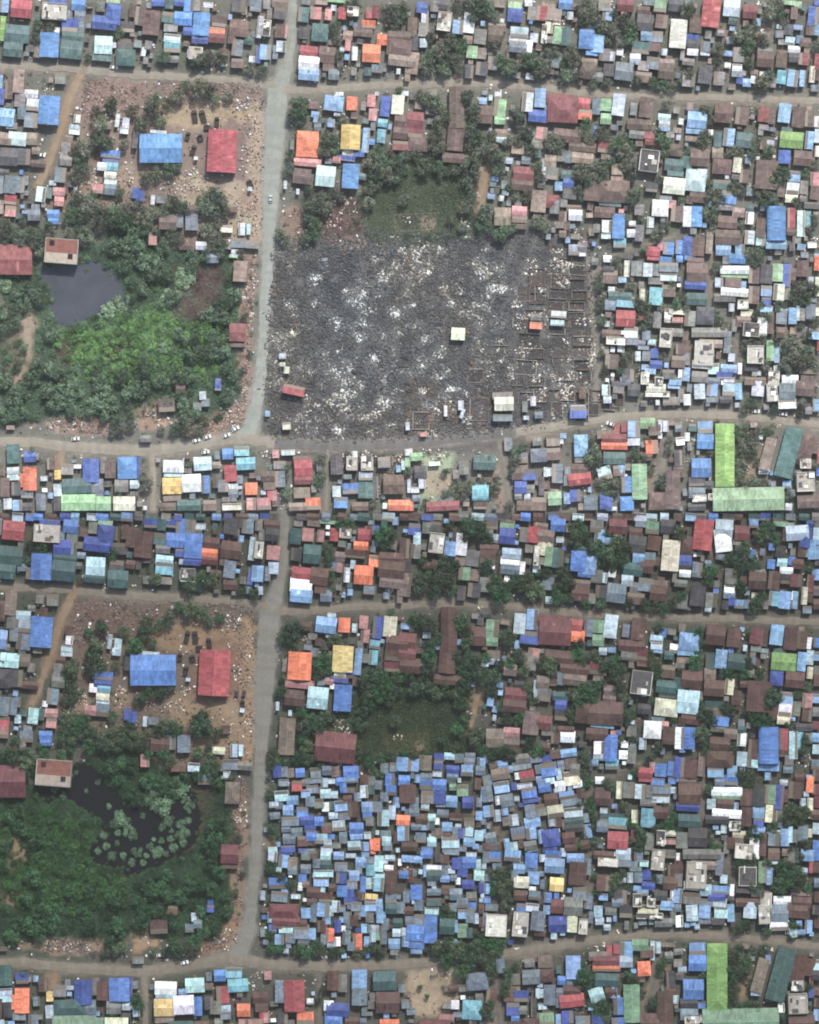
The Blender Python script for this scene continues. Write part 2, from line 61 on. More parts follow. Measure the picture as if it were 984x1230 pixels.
 '30': 't10.50.9.14 p10.62.9.5 c10.66.9.6 d22.52.9.8 g25.52.7.5 o22.68.10.17 o16.69.5.10 n22.60.10.3 k12.75.7.10 n4.74.7.14 p6.86.6.8 l13.87.7.8 s30.85.7.13 s20.79.9.6 y42.65.5.7 p42.76.6.9 e57.85.25.12 t56.73.21.11 s70.73.10.10 e75.86.11.11 d66.62.12.17 g75.58.5.12 n80.61.8.13 b92.60.14.16 g49.61.9.8 p56.59.6.3 n37.57.6.9 k42.86.6.10 u90.86.16.11 p97.72.6.6 g88.73.10.9 s72.79.6.4 n2.62.4.8 k20.88.7.6 k97.80.6.6 h8.31.6.3 T5.5.13 T15.5.13 T25.5.13 T35.5.13 T45.5.13 T55.5.13 T65.5.13 T75.5.13 T85.5.13 T95.5.13 T10.14.13 T20.14.13 T30.14.13 T40.14.13 T50.14.13 T60.14.13 T70.14.13 T80.14.13 T90.14.12 T5.22.12 T15.22.12 T25.22.11 T35.20.11 T53.20.9 T65.20.9 T75.22.10 T85.24.11 T88.32.9 T94.30.8 T8.28.8 T95.22.7 T18.45.8 T24.48.7 T40.43.5 T11.44.6 T82.34.7 T3.45.7 T86.78.6 C60.30.24.6 C42.28.10.7 C20.28.6.4 C55.38.2.2 C88.86.14.10 C56.60.4.4 C10.50.6.9 C25.52.7.4 H62.30.30.10 H40.28.16.10 H22.29.12.5 H98.24.4.10 H42.58.8.14',
 '31': 'w27.59.15.9 c27.65.14.3 y26.73.14.12 h26.82.13.4 w40.71.14.13 b50.72.6.13 c48.57.13.10 n23.88.12.6 t38.87.17.8 n53.87.10.8 b66.50.8.8 i65.52.6.4 a76.48.11.7 a79.57.14.9 h58.58.6.5 r68.64.9.12 p70.74.7.5 s70.79.7.5 o83.75.9.9 i83.86.7.9 i92.86.10.9 r97.80.5.7 g95.48.9.9 n95.66.10.8 n96.73.9.6 d1.60.4.17 n22.15.12.10 p48.8.5.6 s44.16.6.6 s50.13.6.6 d59.2.5.5 g7.39.8.5 g63.73.8.9 n32.3.7.6 k58.70.6.9 u69.88.14.5 g65.83.6.4 p1.71.3.6 s58.51.4.6 T4.4.14 T14.5.14 T8.12.12 T24.5.10 T22.12.8 T34.14.10 T36.22.12 T42.20.11 T32.28.10 T40.30.11 T48.26.11 T54.20.10 T58.12.10 T66.8.11 T64.16.10 T72.4.9 T52.4.9 T40.5.10 T46.33.8 T27.33.8 T36.33.9 T80.12.9 T82.20.9 T78.27.6 T7.71.11 T5.66.8 T84.52.6 T38.57.6 T85.3.6 T28.22.8 T18.33.6 T30.8.8 T90.43.6 C68.22.20.10 C22.26.14.6 C10.20.6.8 C43.40.3.2 C51.37.3.2 C65.36.3.2 C71.31.4.3 C49.48.5.3 C69.88.14.6 C83.88.5.7 C37.59.4.8 C58.61.8.6 C93.50.8.5 C78.3.5.6 C60.72.6.5 C2.87.4.5 H8.22.16.18 H68.24.22.10 H78.4.6.8 H15.20.10.14',
 '32': 'r15.4.16.7.12 u10.30.6.5 r22.60.13.12 m22.69.13.6 n21.54.13.5 h21.78.12.8 o29.86.11.9 s5.68.8.12 g5.58.9.6 i2.50.5.6 i1.80.4.8 h18.88.13.6 p11.49.10.4 n63.88.12.7 p46.77.6.8 b56.75.12.8 b49.85.10.8 t67.76.11.12 p67.66.10.6 q57.57.8.10 q68.57.9.10 p59.51.4.6 n87.72.15.14 o91.87.16.8 p97.30.3.6 p97.49.4.5 e97.56.4.7 k46.58.9.14 g80.56.9.8 p94.58.3.7 k74.74.4.16 p98.73.2.10 T36.64.8 T33.70.9 T10.60.7 T9.66.6 T35.54.9 T10.78.8 T72.85.7 T97.62.6 T53.50.5 C34.14.6.6 C52.18.10.8 C66.24.12.5 C75.21.6.7 C70.34.14.6 C85.28.8.6 C48.32.12.5 C42.12.6.6 C80.12.10.8 C88.4.12.5 C24.9.3.3 C3.50.4.6 C62.50.16.4 C70.50.8.5 C52.8.14.6 C15.50.8.3 C48.51.6.3 C10.88.10.5 C76.78.2.10 C90.53.6.5 R45.60.10.12 R76.56.12.10 R90.55.8.8',
 '33': 'u68.14.14.10 s67.24.14.5 g67.8.15.5 p37.15.4.7 p26.19.2.8 p38.21.2.7.20 s71.43.6.10 t54.56.16.11 g39.60.7.10 a51.78.12.12 n51.87.10.6 m24.88.24.8 n26.83.11.4 o1.88.4.8 d86.65.10.8 d80.74.9.9 n78.64.9.9 n93.51.12.10 n93.86.11.10 n83.88.12.9 h81.60.8.4 g87.75.6.6 p98.63.3.7 p89.12.4.7 g83.16.4.8 p84.24.4.3 s93.22.6.5 i10.36.5.3 e5.52.9.6 k8.63.9.9 p9.71.5.8 p4.76.6.4 u1.49.2.6 g92.41.7.6 g80.53.10.8 h98.81.2.8 w18.57.8.3 p5.51.5.2.-20 k95.73.4.14 T77.48.9 T76.55.9 T60.76.10 T40.76.11 T44.72.9 T35.82.8 T27.79.9 T64.70.7 T74.62.8 T26.62.7 T34.72.9 T52.70.7 T72.86.7 T12.85.7 T54.32.8 T61.34.7 T82.44.7 C8.28.8.6 C20.22.8.10 C42.6.6.4 C12.5.12.5 C10.36.8.4 C44.25.8.14 C52.18.8.10 C20.52.12.7 C9.73.8.7 C90.10.12.6 C96.5.4.8 C83.31.4.3 C42.32.4.4 C30.3.12.6 C33.31.4.3 C62.52.3.6 C18.80.6.4 C12.48.6.3 R50.18.14.18 R8.26.12.14 H50.18.14.18 H8.26.14.14 R84.10.12.10 R94.8.10.10 R88.20.14.9 H18.70.16.16 H28.70.9.10 H90.36.16.6 H64.72.8.20 H66.84.5.14',
 '34': 'd23.20.12.9 p23.16.11.2 n26.6.5.9 n43.4.6.8 g44.11.6.5 g52.4.8.5 k63.4.9.9 u79.3.14.7 l92.1.9.4 q80.7.18.4 g90.12.12.6 l25.44.10.16 s25.54.9.5 h5.40.10.9 n5.50.11.9 n24.61.12.8 s17.62.8.6 r24.68.17.9.-7 s8.64.8.14 p2.63.4.6 s14.69.3.8 d21.80.8.9 e6.82.10.10 l15.82.5.8 h6.78.6.5 n32.85.10.11 d43.84.9.12 b58.86.10.11 b58.72.8.12 p47.90.8.4 l45.82.6.3 e67.70.11.26 c42.64.10.10.-15 n52.62.8.8 t49.53.16.9 m49.39.18.7 o49.44.19.6 r51.32.4.7 r56.31.4.7 h43.36.13.6 l63.32.9.12 p63.40.9.8 e73.28.11.8 o76.45.9.10 p82.37.3.4 n78.33.9.8 n82.30.3.9 n91.76.11.28 n80.84.13.13 n95.53.6.12 n95.61.7.5 n86.30.4.8 g54.62.5.8 n72.52.9.6 p56.66.5.3 h93.28.10.3 s96.90.5.4 h25.88.4.5 g97.8.4.10 s95.66.3.3 T33.50.13 T30.55.11 T36.55.10 T64.50.10 T68.54.9 T48.72.12 T44.76.10 T42.70.8 T48.78.10 T83.69.10 T85.73.8 T90.40.8 T88.46.7 T32.42.8 T66.88.8 T36.62.7 T75.62.6 T73.40.6 T38.70.7 T68.60.6 T45.58.6 C14.8.10.8 C25.17.4.3 C57.19.2.2 C28.76.5.5 C34.75.2.7 C36.40.4.8 C47.28.3.3 C94.32.3.5 C81.76.4.4 C13.16.3.3 C24.53.6.4 C72.8.4.4 C16.4.8.4 C5.20.4.6 C40.8.5.8 C42.31.4.3 D81.76.4.4 R15.7.12.10 R6.8.9.10 R8.18.9.12 R26.10.10.10 R34.18.8.9 R36.8.8.9 R46.14.9.10 R52.12.8.9 R26.24.10.5 H83.60.8.9.-30 H77.68.5.12 H88.44.9.12',
 '35': 'p12.5.8.11 l21.4.8.9 s21.11.9.4 c33.4.9.9 l40.5.5.12 k31.11.9.5 n54.3.9.11 q64.6.8.13 n75.5.12.12 w75.14.13.7 n88.3.14.11 l96.15.5.9 g3.11.5.8 l16.31.11.9 b16.41.12.11 b13.60.14.14 k10.70.12.7 p11.70.4.6 s10.78.12.8 q12.82.10.5 q20.81.4.5 k10.88.13.6 v30.51.14.46 e47.83.52.18 t76.49.13.37.15 t72.50.3.36.15 h61.50.8.24.15 n88.45.11.20.10 n97.44.7.12.5 q88.57.8.7 q88.70.13.14 n91.84.18.10 d98.63.4.6 h51.29.5.4 g83.67.5.11 m98.52.3.10 n58.62.7.5 p56.38.3.3 k97.84.5.12 g28.29.6.3 T40.34.9 T44.38.10 T50.38.10 T42.44.10 T48.46.10 T41.50.9 T52.44.9 T46.31.8 T41.56.8 T50.50.7 T42.64.9 T40.70.9 T46.72.9 T52.70.9 T58.72.9 T44.60.7 T55.32.7 T60.34.8 T64.31.8 T57.58.7 T30.27.6 T24.28.6 T85.14.9 T90.30.8 T96.30.8 T97.24.7 T48.14.9 T44.17.8 T52.13.8 T66.18.7 T83.54.8 T78.66.6 T76.80.8 T75.88.7 T81.30.7 T38.72.7 T58.20.7 T20.50.6 T84.22.6 T75.30.7 T96.58.7 T38.60.6 T54.55.6 C52.19.4.3 C72.21.7.3 C57.33.4.4 C56.43.3.3 C68.31.5.4 C12.81.9.5 C48.49.6.3 C62.60.3.8 C46.62.4.8 C83.23.6.3 C6.3.3.5 C5.25.4.3 H48.56.6.14 H48.64.6.5 D84.22.4.2',
}
LOW = {
 '00': 'm69.6.20.12 m58.5.8.9 b77.20.13.10 h77.27.12.6 d10.19.7.12 s17.20.6.9 s16.30.9.6 h22.21.7.8 h31.21.8.8 s45.21.9.9 h55.19.8.8 h63.20.7.9 r28.33.9.9 s44.28.14.5 p53.30.6.8 s42.36.10.7 g36.30.6.6 n54.40.9.8 h67.29.7.7 h75.37.10.5 n89.27.7.8 p89.38.7.11 g96.28.6.9 n14.42.12.9 n24.46.10.8 p7.50.8.5 s12.51.7.6 n20.55.9.9 s8.60.9.6 s22.65.15.8 d37.64.12.9 w54.52.6.8 t60.51.5.8 p61.60.8.6 s71.60.10.7 n68.51.11.9 g48.49.8.8 n40.47.8.9 n33.57.10.9 n79.54.9.14 g92.52.10.9 n92.60.8.7 g94.65.7.8 h48.65.8.8 n66.69.11.9 n55.71.9.9 d40.72.10.6 s18.72.8.6 s28.75.10.8 s21.81.11.9 n33.83.9.9 h41.79.9.8 n50.81.11.9 d20.90.12.6 b82.72.12.11 l82.78.11.7 c80.87.11.8 l90.88.7.8 o97.86.5.9 n70.80.7.10 p55.91.10.5 g64.87.7.5 d33.92.7.4 g40.92.9.4 h6.91.8.5 w78.49.2.4 p92.78.6.6 n74.45.8.7 n62.41.6.6 h48.37.5.6 n70.35.6.8 g36.40.8.7 t96.36.5.9 n83.43.6.8 n56.85.7.7 T6.4.12 T5.14.10 T18.9.12 T28.8.12 T38.8.12 T46.8.11 T3.40.9 T5.72.12 T8.78.9 T86.5.10 T94.12.11 T92.3.10 T2.25.6 T50.14.7 T98.20.8 T12.12.8 H6.85.10.10',
 '01': 'l25.13.10.12 l35.14.10.11 s18.16.8.8 s9.17.7.9 h46.12.11.13 d59.7.9.7 d58.14.8.8 g68.6.9.6 n77.8.8.8 s87.6.9.6 s86.11.9.7 d71.18.11.7 l71.23.10.7 l84.19.10.10 p57.22.8.5 s47.25.10.7 b47.31.11.11 b59.32.12.10 d59.43.10.12 e71.34.6.6 e80.37.10.10 g48.43.11.11 s36.49.8.11 d85.48.10.10 n70.47.10.10 b14.27.8.11 b15.37.9.9 s3.32.7.8 s9.43.7.8 n30.40.14.16 n27.28.10.9 w35.35.3.5 s3.52.8.9 c8.62.10.14 o26.64.12.9 l26.76.10.13 s26.70.9.3 n16.57.6.12 s10.77.9.7 c11.83.8.8 s12.88.8.7 o2.86.6.11 n43.63.11.9 p46.52.7.6 c52.62.7.7 t51.69.7.8 w57.65.4.6 n38.70.9.6 g66.70.9.8 h57.76.10.9 n62.58.10.7 n74.61.11.7 h86.66.9.8 s75.75.8.9 d79.76.6.9 p76.69.5.2 c86.74.7.9 c95.78.8.9 g86.84.10.8 c69.84.15.10 s69.91.14.5 s42.80.9.9 p52.79.5.5 n52.84.8.8 b48.91.10.5 n32.88.14.8 n20.80.6.10 l97.12.7.9 s96.19.8.8 l98.41.3.11 n94.31.6.10 n95.60.6.8 n36.57.9.7 n96.90.5.6 s95.48.5.8 p77.28.3.4 t70.28.8.5 n20.48.6.9 p38.80.3.4 n46.70.8.6 h92.88.5.5 s60.50.8.4 n66.78.7.6 T4.8.11 T14.5.11 T25.4.10 T36.5.10 T5.22.9 T46.5.8 T46.20.7 T40.24.5 H93.56.4.10',
 '02': 'l78.3.14.7 n66.4.9.8 d58.9.8.8 n48.7.10.9 g36.8.12.8 s33.15.12.7 s41.14.6.6 h10.14.8.6 n18.14.9.8 r40.24.13.10 w31.24.4.6 p38.33.13.5 b42.39.13.9 d44.46.14.4 p43.45.13.1 b60.18.14.12 p70.22.7.10 c61.27.8.8 l53.27.9.6 s71.14.6.8 s50.18.5.8 w70.33.9.9 b56.34.11.9 p69.37.9.4 u81.26.14.12 w86.31.8.7 h80.13.10.10 n62.45.12.10 n76.41.13.6 s80.46.18.9 n89.40.7.8 l17.34.13.10 w14.46.5.8 s22.46.11.11 s4.28.8.9 s4.40.9.14 h16.22.16.10 n22.18.10.6 g52.55.11.10 s43.56.9.12 l45.66.14.9 c45.53.7.3 u66.56.14.11 h62.65.5.9 n68.66.7.8 p82.57.16.8 s83.53.17.3 t83.65.16.7 k83.71.16.8 n78.80.11.10 h74.68.4.9 d62.80.15.15 p62.74.15.3 n53.79.5.12 s32.76.12.11 g44.76.9.10 g43.87.11.8 s45.91.9.3 p28.64.8.10 h26.53.4.6 g20.56.6.7 n5.56.9.10 n13.60.6.10 l1.76.4.7 s7.80.10.9 k11.88.9.8 n3.88.6.7 h22.86.5.10 n28.88.7.8 n93.86.8.8 n95.74.7.12 g93.62.6.8 d61.91.13.4 n80.89.11.6 l0.15.3.14 s2.8.4.8 k37.68.4.6 g22.65.8.8 T20.2.14 T12.4.10 T28.4.10 T46.3.10 T93.10.12 T92.22.10 T92.4.9 T95.30.9 T88.50.8 T92.78.8 T88.86.8 T89.36.7 T54.4.9 T96.48.8 H12.72.5.14 H8.66.8.4 H18.82.4.10',
 '10': 'c54.4.9.8 d18.1.12.4 n6.5.8.9 h16.9.9.11 h24.11.8.11 n24.17.8.8 s36.4.8.8 n42.3.9.7 g36.16.9.8 s46.11.7.8 t54.12.9.8 c52.20.17.6 w45.22.5.4 n66.4.9.7 n68.14.11.8 p77.4.9.4 l90.4.7.6 o97.1.5.3 l86.10.9.9 s94.8.8.6 a95.17.8.10 b11.29.16.10 l17.36.6.5 g12.41.14.9 p27.41.8.4 w31.32.4.7 n33.25.7.8 h36.30.6.6 g50.27.13.9 n43.37.12.9 n54.42.12.9 d68.24.9.10 b69.36.9.10 d77.38.6.8 d77.45.12.7 n80.22.9.9 n78.30.9.8 s84.17.6.7 c94.29.7.10 p94.27.7.4 y95.42.10.7 h95.50.10.8 n86.40.6.9 m16.54.25.12 m18.63.24.8 n10.66.9.8 p63.50.7.10 s69.52.6.6 n52.53.11.12 s44.52.7.10 s43.60.6.8 n36.56.8.9 n33.66.8.8 s32.73.13.12 l42.75.6.10 s22.78.9.10 g12.80.8.9 n50.68.7.10 h55.62.7.8 o58.76.7.12 h59.85.7.5 m53.72.5.12 n52.80.5.9 d65.68.6.11 l69.62.5.5 w70.70.4.5 w65.82.5.8 s73.78.7.13 o83.82.8.14 h81.87.8.4 n80.63.7.9 n74.60.7.10 n89.54.8.10 g94.60.7.9 c97.75.5.14 w97.70.5.6 g92.82.6.9 n90.70.7.8 s77.86.6.8 g34.82.10.6 n60.33.7.7 n42.46.9.6 n18.71.12.6 w59.36.3.3 w35.44.3.2 w22.22.3.2 n58.54.6.9 s82.50.9.8 h83.57.6.9 n88.30.5.14 s75.66.6.8 g4.60.5.9 h6.70.7.7 n44.44.5.6 T5.16.11 T14.24.11 T4.12.10 T22.30.10 T4.88.12 T12.90.11 T36.90.13 T28.90.10 T46.86.11 T50.90.10 T3.76.9 T4.46.7 T62.91.9 T90.90.9 T96.88.9 T92.62.6 T10.22.8 T70.91.7 H60.45.4.10',
 '11': 'p14.6.9.5 w13.15.8.5 c4.11.8.14 p9.9.6.4 c4.22.10.5 a4.30.9.12 n14.28.8.20 w23.10.3.6 h34.7.18.6 b47.3.10.7 s70.1.13.4 w54.15.13.5 t54.22.13.9 h46.18.3.10 s64.17.7.9 p70.17.6.6 s72.24.6.6 g64.25.8.6 w76.27.4.6 d75.11.9.10 d80.18.9.10 b86.10.12.10 p88.3.9.4 d85.30.11.8 h93.12.7.9 n95.22.9.9 g98.30.4.10 d98.33.6.9 n67.35.12.8 n74.39.11.10 g88.41.9.8 p54.34.4.5 s54.37.12.6 t54.46.13.7 b38.37.10.13 s40.49.8.9 p38.45.8.5 s29.41.6.11 g15.43.10.8 t15.52.10.9 s24.51.7.10 t21.65.8.8 n31.54.9.7 s32.63.8.8 n41.62.9.9 b51.64.11.13 b51.77.11.12 b37.74.15.14 b38.84.14.8 p20.74.7.7 g26.73.5.7 s8.76.6.16 p1.70.6.6 e2.77.5.7 g18.84.10.9 g6.60.8.10 n4.52.7.9 g28.82.6.9 t66.68.13.14 e80.72.9.12 g74.68.3.11 n52.54.12.6 n80.47.10.9 p80.48.4.3 g88.50.8.7 s87.59.8.11 p92.61.5.9 n97.52.5.9 n97.64.4.9 y1.43.4.7 h4.47.6.7 g10.66.6.10 t86.74.6.9 n80.57.8.8 n6.91.7.5 n38.91.10.4 k58.6.6.8 n64.7.7.8 n71.51.7.8 p98.40.3.5 T66.52.11 T70.58.9 T62.58.8 T56.88.14 T64.86.14 T60.91.12 T68.82.10 T48.90.8 T92.88.12 T96.86.10 T84.88.10 T92.76.9 T78.86.9 T3.89.9 T97.78.7 T72.88.9 M29.18.16.22 C29.18.14.20 C42.10.8.6',
 '12': 'b64.3.14.7 l65.13.17.13 b44.8.11.13 s44.16.11.6 n27.4.14.10 n11.5.10.9 n3.5.6.10 h32.11.9.3 n33.16.10.8 u35.28.13.10 n46.24.10.11 w45.34.6.4 s47.40.10.8 n34.40.11.9 y67.30.12.12 n86.20.15.20 h84.6.15.8 b35.52.9.9 p45.51.11.7 m68.50.12.12 w73.44.4.4 g82.50.16.16 n88.38.12.12 d68.66.16.14 p80.58.7.4 u81.66.9.14 q91.68.8.13 q34.66.13.21 p39.69.4.8 s50.63.12.17 n52.74.10.6 q12.67.18.19 u12.67.14.15 h8.51.11.6 s13.14.8.6 p1.13.4.6 b0.33.4.9 l4.34.5.9 s2.62.4.12 p13.77.8.4 n96.45.7.14 s95.14.6.14 n59.42.7.9 h58.53.6.8 n98.60.4.10 s4.24.5.6 n29.22.6.9 s54.30.4.8 n4.44.6.6 T12.20.13 T18.22.12 T10.28.11 T16.32.12 T20.40.12 T18.48.11 T24.28.9 T24.14.9 T6.84.14 T14.86.12 T20.82.10 T4.74.7 T28.33.7 T22.52.8 T26.44.7 T9.36.9 T14.91.10 T22.20.7 T23.64.6',
}

COL = {  # upper scene / lower scene: each scene's haze and brightness painted into the colour
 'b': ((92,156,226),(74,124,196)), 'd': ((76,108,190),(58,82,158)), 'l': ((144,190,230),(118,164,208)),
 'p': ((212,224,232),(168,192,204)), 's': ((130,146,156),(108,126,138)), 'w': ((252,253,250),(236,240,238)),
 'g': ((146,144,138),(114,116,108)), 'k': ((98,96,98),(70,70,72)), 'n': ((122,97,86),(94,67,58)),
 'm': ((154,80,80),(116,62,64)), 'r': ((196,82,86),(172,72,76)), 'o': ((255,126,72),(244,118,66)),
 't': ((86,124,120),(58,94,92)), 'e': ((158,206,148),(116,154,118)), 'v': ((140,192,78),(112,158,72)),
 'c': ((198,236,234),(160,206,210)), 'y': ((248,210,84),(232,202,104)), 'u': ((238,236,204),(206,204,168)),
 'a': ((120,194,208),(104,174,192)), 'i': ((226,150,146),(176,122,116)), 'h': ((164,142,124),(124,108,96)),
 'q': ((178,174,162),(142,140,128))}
CN = {'b':'bright blue','d':'dark blue','l':'light blue','p':'pale grey','s':'slate grey','w':'white','g':'grey','k':'charcoal',
 'n':'brown','m':'maroon','r':'red','o':'orange','t':'dark teal','e':'light green','v':'lime green','c':'pale cyan','y':'yellow',
 'u':'cream','a':'aqua','i':'pink','h':'tan','q':'concrete'}

BURN = [(330,300),(400,292),(452,284),(575,280),(640,284),(712,302),(717,400),(714,494),(640,512),(560,524),(400,528),(326,524),(318,470),(324,380)]
MARSH = [(0,312),(40,318),(95,300),(160,262),(215,300),(280,310),(288,360),(286,430),(292,470),(262,505),(190,498),(140,508),(90,502),(0,512)]
POND_T = [(44,326),(60,316),(96,316),(108,310),(132,322),(146,340),(156,362),(164,372),(140,372),(122,380),(96,388),(80,396),(66,390),(60,372),(62,352)]
POND_L = [(54,956),(62,945),(84,942),(90,926),(98,920),(112,925),(124,934),(132,946),(140,955),(152,962),(166,968),(182,962),(200,955),(214,948),(228,955),(234,985),(232,1008),(214,1022),(188,1034),(160,1046),(146,1050),(150,1036),(126,1036),(108,1026),(110,1012),(124,1000),(122,988),(104,974),(92,966),(76,962),(62,970)]
def ragged(P, amp):
    r = random.Random(5); out = []
    for (x1,y1),(x2,y2) in zip(P, P[1:]+P[:1]):
        n = max(1, int(math.hypot(x2-x1, y2-y1)/4))
        for k in range(n): t = k/n; out.append((x1+(x2-x1)*t+r.gauss(0,amp), y1+(y2-y1)*t+r.gauss(0,amp)))
    return out
POND_L = [(145+(x-145)*1.10, 985+(y-985)*1.12) for x, y in POND_L]
POND_T, POND_L = ragged(POND_T, .8), ragged(POND_L, 1.3)
FIELD = [(438,196),(470,190),(520,186),(572,196),(574,282),(500,288),(440,290),(432,250)]
def inpoly(poly, x, y):
    r = False; n = len(poly)
    for i in range(n):
        x1,y1 = poly[i]; x2,y2 = poly[i-1]
        if (y1 > y) != (y2 > y) and x < (x2-x1)*(y-y1)/(y2-y1)+x1: r = not r
    return r
def shift(poly): return [(x+OFX, y+OFY) for x,y in poly]

ROADS = {  # name -> (surface, [(x, y, width)])
 'main_road': ('asphalt', [(352,-12,11),(350,50,11),(343,84,15),(334,110,25),(331,150,25),(328,190,22),(325,240,18),(322,300,14),(319,360,13),(316,420,12),(312,460,13),(308,490,16),(300,516,18),(286,528,16)]),
 'west_road': ('dirt', [(-15,79,9),(60,81,9),(110,84,11),(164,90,11),(230,93,9),(290,97,9),(334,104,10)]),
 'east_road': ('dirt', [(338,108,12),(380,108,10),(440,103,9),(492,102,9),(545,99,10),(600,101,9),(656,106,9),(700,111,9),(740,115,8),(820,117,9),(880,117,10),(940,120,9),(1000,121,9)]),
 'south_road': ('dirt', [(-15,530,12),(40,531,12),(90,537,13),(164,541,14),(200,540,13),(240,534,13),(285,524,16),(330,533,13),(400,535,13),(490,533,12),(540,528,12),(580,524,11),(620,519,11),(656,514,11),(700,507,10),(740,501,10),(780,498,10),(820,497,10),(880,499,10),(930,504,10),(1000,512,9)]),
 'lane': ('clay', [(102,80,11),(92,98,10),(82,120,10),(72,156,9),(62,186,8),(54,205,9),(47,222,8)]),
 'lane.001': ('dust', [(704,306,5),(712,330,6),(711,355,6),(713,385,7),(714,402,6),(718,436,7),(716,460,7),(714,500,7)]),
 'lane.002': ('dust', [(712,328,4),(724,320,4),(745,303,5),(775,294,4),(812,284,4)]),
 'lane.003': ('dust', [(856,300,5),(853,330,5),(852,350,5),(862,378,5),(875,395,5),(886,416,5),(895,446,5),(900,456,5)]),
 'lane.004': ('dirt', [(182,545,9),(184,570,6),(184,616,6)]),
 'lane.005': ('clay', [(75,542,8),(72,572,7)]),
 'lane.006': ('dust', [(393,540,4),(392,616,4)]),
 'lane.007': ('dust', [(600,528,5),(608,580,5),(614,616,5)]),
 'lane.008': ('dust', [(806,502,7),(800,525,8),(796,558,8),(784,592,6)]),
 'lane.009': ('ash', [(616,318,4),(617,400,4),(622,508,5)]),
 'lane.010': ('clay', [(592,190,4),(584,210,6),(578,232,7),(572,252,5)]),
}
HIP, BARREL = {('35',30,51),('34',76,45),('14',82,58)}, {('15',67,69),('33',51,78)}
roofs, trees, bushes, clut, dirt, mar, ruins, hulks = [], [], [], [], [], [], [], []
def tilt(x, y):
    a = 5 if y < 250 else (2.5 if y < 470 else -1)
    if x > 600 and y < 240: a = 5
    return a
def parse(dic, ox, oy, cw, unit, low):
    for k, s in dic.items():
        bx, by = ox + int(k[1])*cw[0], oy + int(k[0])*cw[1]
        for tk in s.split():
            c = tk[0]; v = [float(q) for q in tk[1:].split('.')]
            x, y = bx+v[0]*unit, by+v[1]*unit
            if c in 'TB':
                (trees if c == 'T' else bushes).append((x, y, v[2]*unit, low)); continue
            ww, hh = v[2]*unit, v[3]*unit
            if c == 'C': clut.append((x,y,ww,hh,low))
            elif c == 'H': dirt.append((x,y,ww,hh,low))
            elif c == 'M': mar.append((x,y,ww,hh,low))
            elif c == 'R': ruins.append((x,y,ww,hh))
            elif c == 'D': hulks.append((x,y,ww,hh,low))
            else:
                key = (k, int(v[0]), int(v[1]))
                st = 'hip' if key in HIP and not low else ('barrel' if key in BARREL and not low else None)
                if len(v) > 4: a = v[4]
                elif low: a = {'02': -7, '00': -2, '01': 2, '10': 2, '11': 1, '12': 3}[k]
                elif ww > 40 or hh > 40: a = {'r': 3, 'e': -1}.get(c, 0)
                else: a = tilt(x, y)+rng.uniform(-2.5, 2.5)
                if low:
                    a += rng.uniform(-3, 3)
                    if c in 'nhg' and rng.random() < .62 and ww < 24: c = rng.choice('sspllllcbb')
                if not low and c == 'n' and ww*hh < 420 and rng.random() < (.45 if x > 715 and y > 270 else .12): c = rng.choice('gssplgck')
                if not low and c == 'g' and x > 715 and y > 270 and rng.random() < .5: c = rng.choice('pwlp')
                roofs.append([x, y, max(ww,4.0), max(hh,4.0), c, a, low, st])
parse(TOP, 0, 0, (164,154), 10/6, 0)
n_top = (len(roofs), len(trees), len(bushes), len(clut), len(dirt), len(hulks))
parse(LOW, 320, 900, (130,122), 10*130/984, 1)
MARSH_L = shift(MARSH); BURN_L = shift(BURN); SQ = (334, 536, 590, 640)        # the re-built block south of the road
def keep_low(x, y, house=True):
    if inpoly(BURN, x, y) and not (x < 328 or y > 524): return False
    if house and SQ[0] < x < SQ[2] and SQ[1] < y < SQ[3]: return False
    return True
for i in range(n_top[0]):
    x, y, a, b, c, t, low, st = roofs[i]
    if keep_low(x, y) and x+OFX > -12: roofs.append([x+OFX, y+OFY, a, b, c, t, 1, st])
for i in range(n_top[1]):
    x, y, d, low = trees[i]
    in_marsh = inpoly(MARSH, x, y)
    if keep_low(x, y) and not inpoly(POND_L, x+OFX, y+OFY) and (not in_marsh or rng.random() < .8): trees.append((x+OFX, y+OFY, d, 1))
for i in range(n_top[3]):
    x, y, a, b, low = clut[i]
    if keep_low(x, y) and rng.random() < .6: clut.append((x+OFX, y+OFY, a, b, 1))
for i in range(n_top[4]):
    x, y, a, b, low = dirt[i]
    if keep_low(x, y) and not (330 < x < 440 and y < 320): dirt.append((x+OFX, y+OFY, a, b, 1))
for i in range(n_top[5]):
    x, y, a, b, low = hulks[i]; hulks.append((x+OFX, y+OFY, a, b, 1))
for r in [(354,1195,23,36,'r',-1),(367,1222,19,15,'o',0),(400,1177,13,22,'n',2),(432,1175,17,22,'l',1),(432,1196,17,20,'s',1),(462,1177,26,22,'t',-2),
          (466,1203,27,24,'n',0),(480,1163,10,9,'o',3),(395,1207,11,12,'w',2),(406,1212,26,16,'d',3),(401,1224,20,12,'b',3),(468,1227,22,7,'o',0),
          (567,1212,22,22,'a',3),(573,1178,25,20,'s',-4),(522,1227,36,8,'m',-2),(423,1226,16,10,'n',1),(412,1180,10,20,'g',1),(336,1190,10,26,'s',0),
          (340,1222,12,14,'k',2),(403,897,46,34,'m',6),(345,884,18,42,'h',3),(378,1160,10,8,'h',2),(330,1165,12,12,'g',0),(590,1196,12,18,'n',6),
          (614,1152,18,22,'l',12),(536,1222,18,9,'i',0),(868,649,19,26,'w',-6),(957,640,26,17,'p',-4),(978,660,16,22,'l',-2)]:
    roofs.append([r[0], r[1], r[2], r[3], r[4], r[5], 1, None])
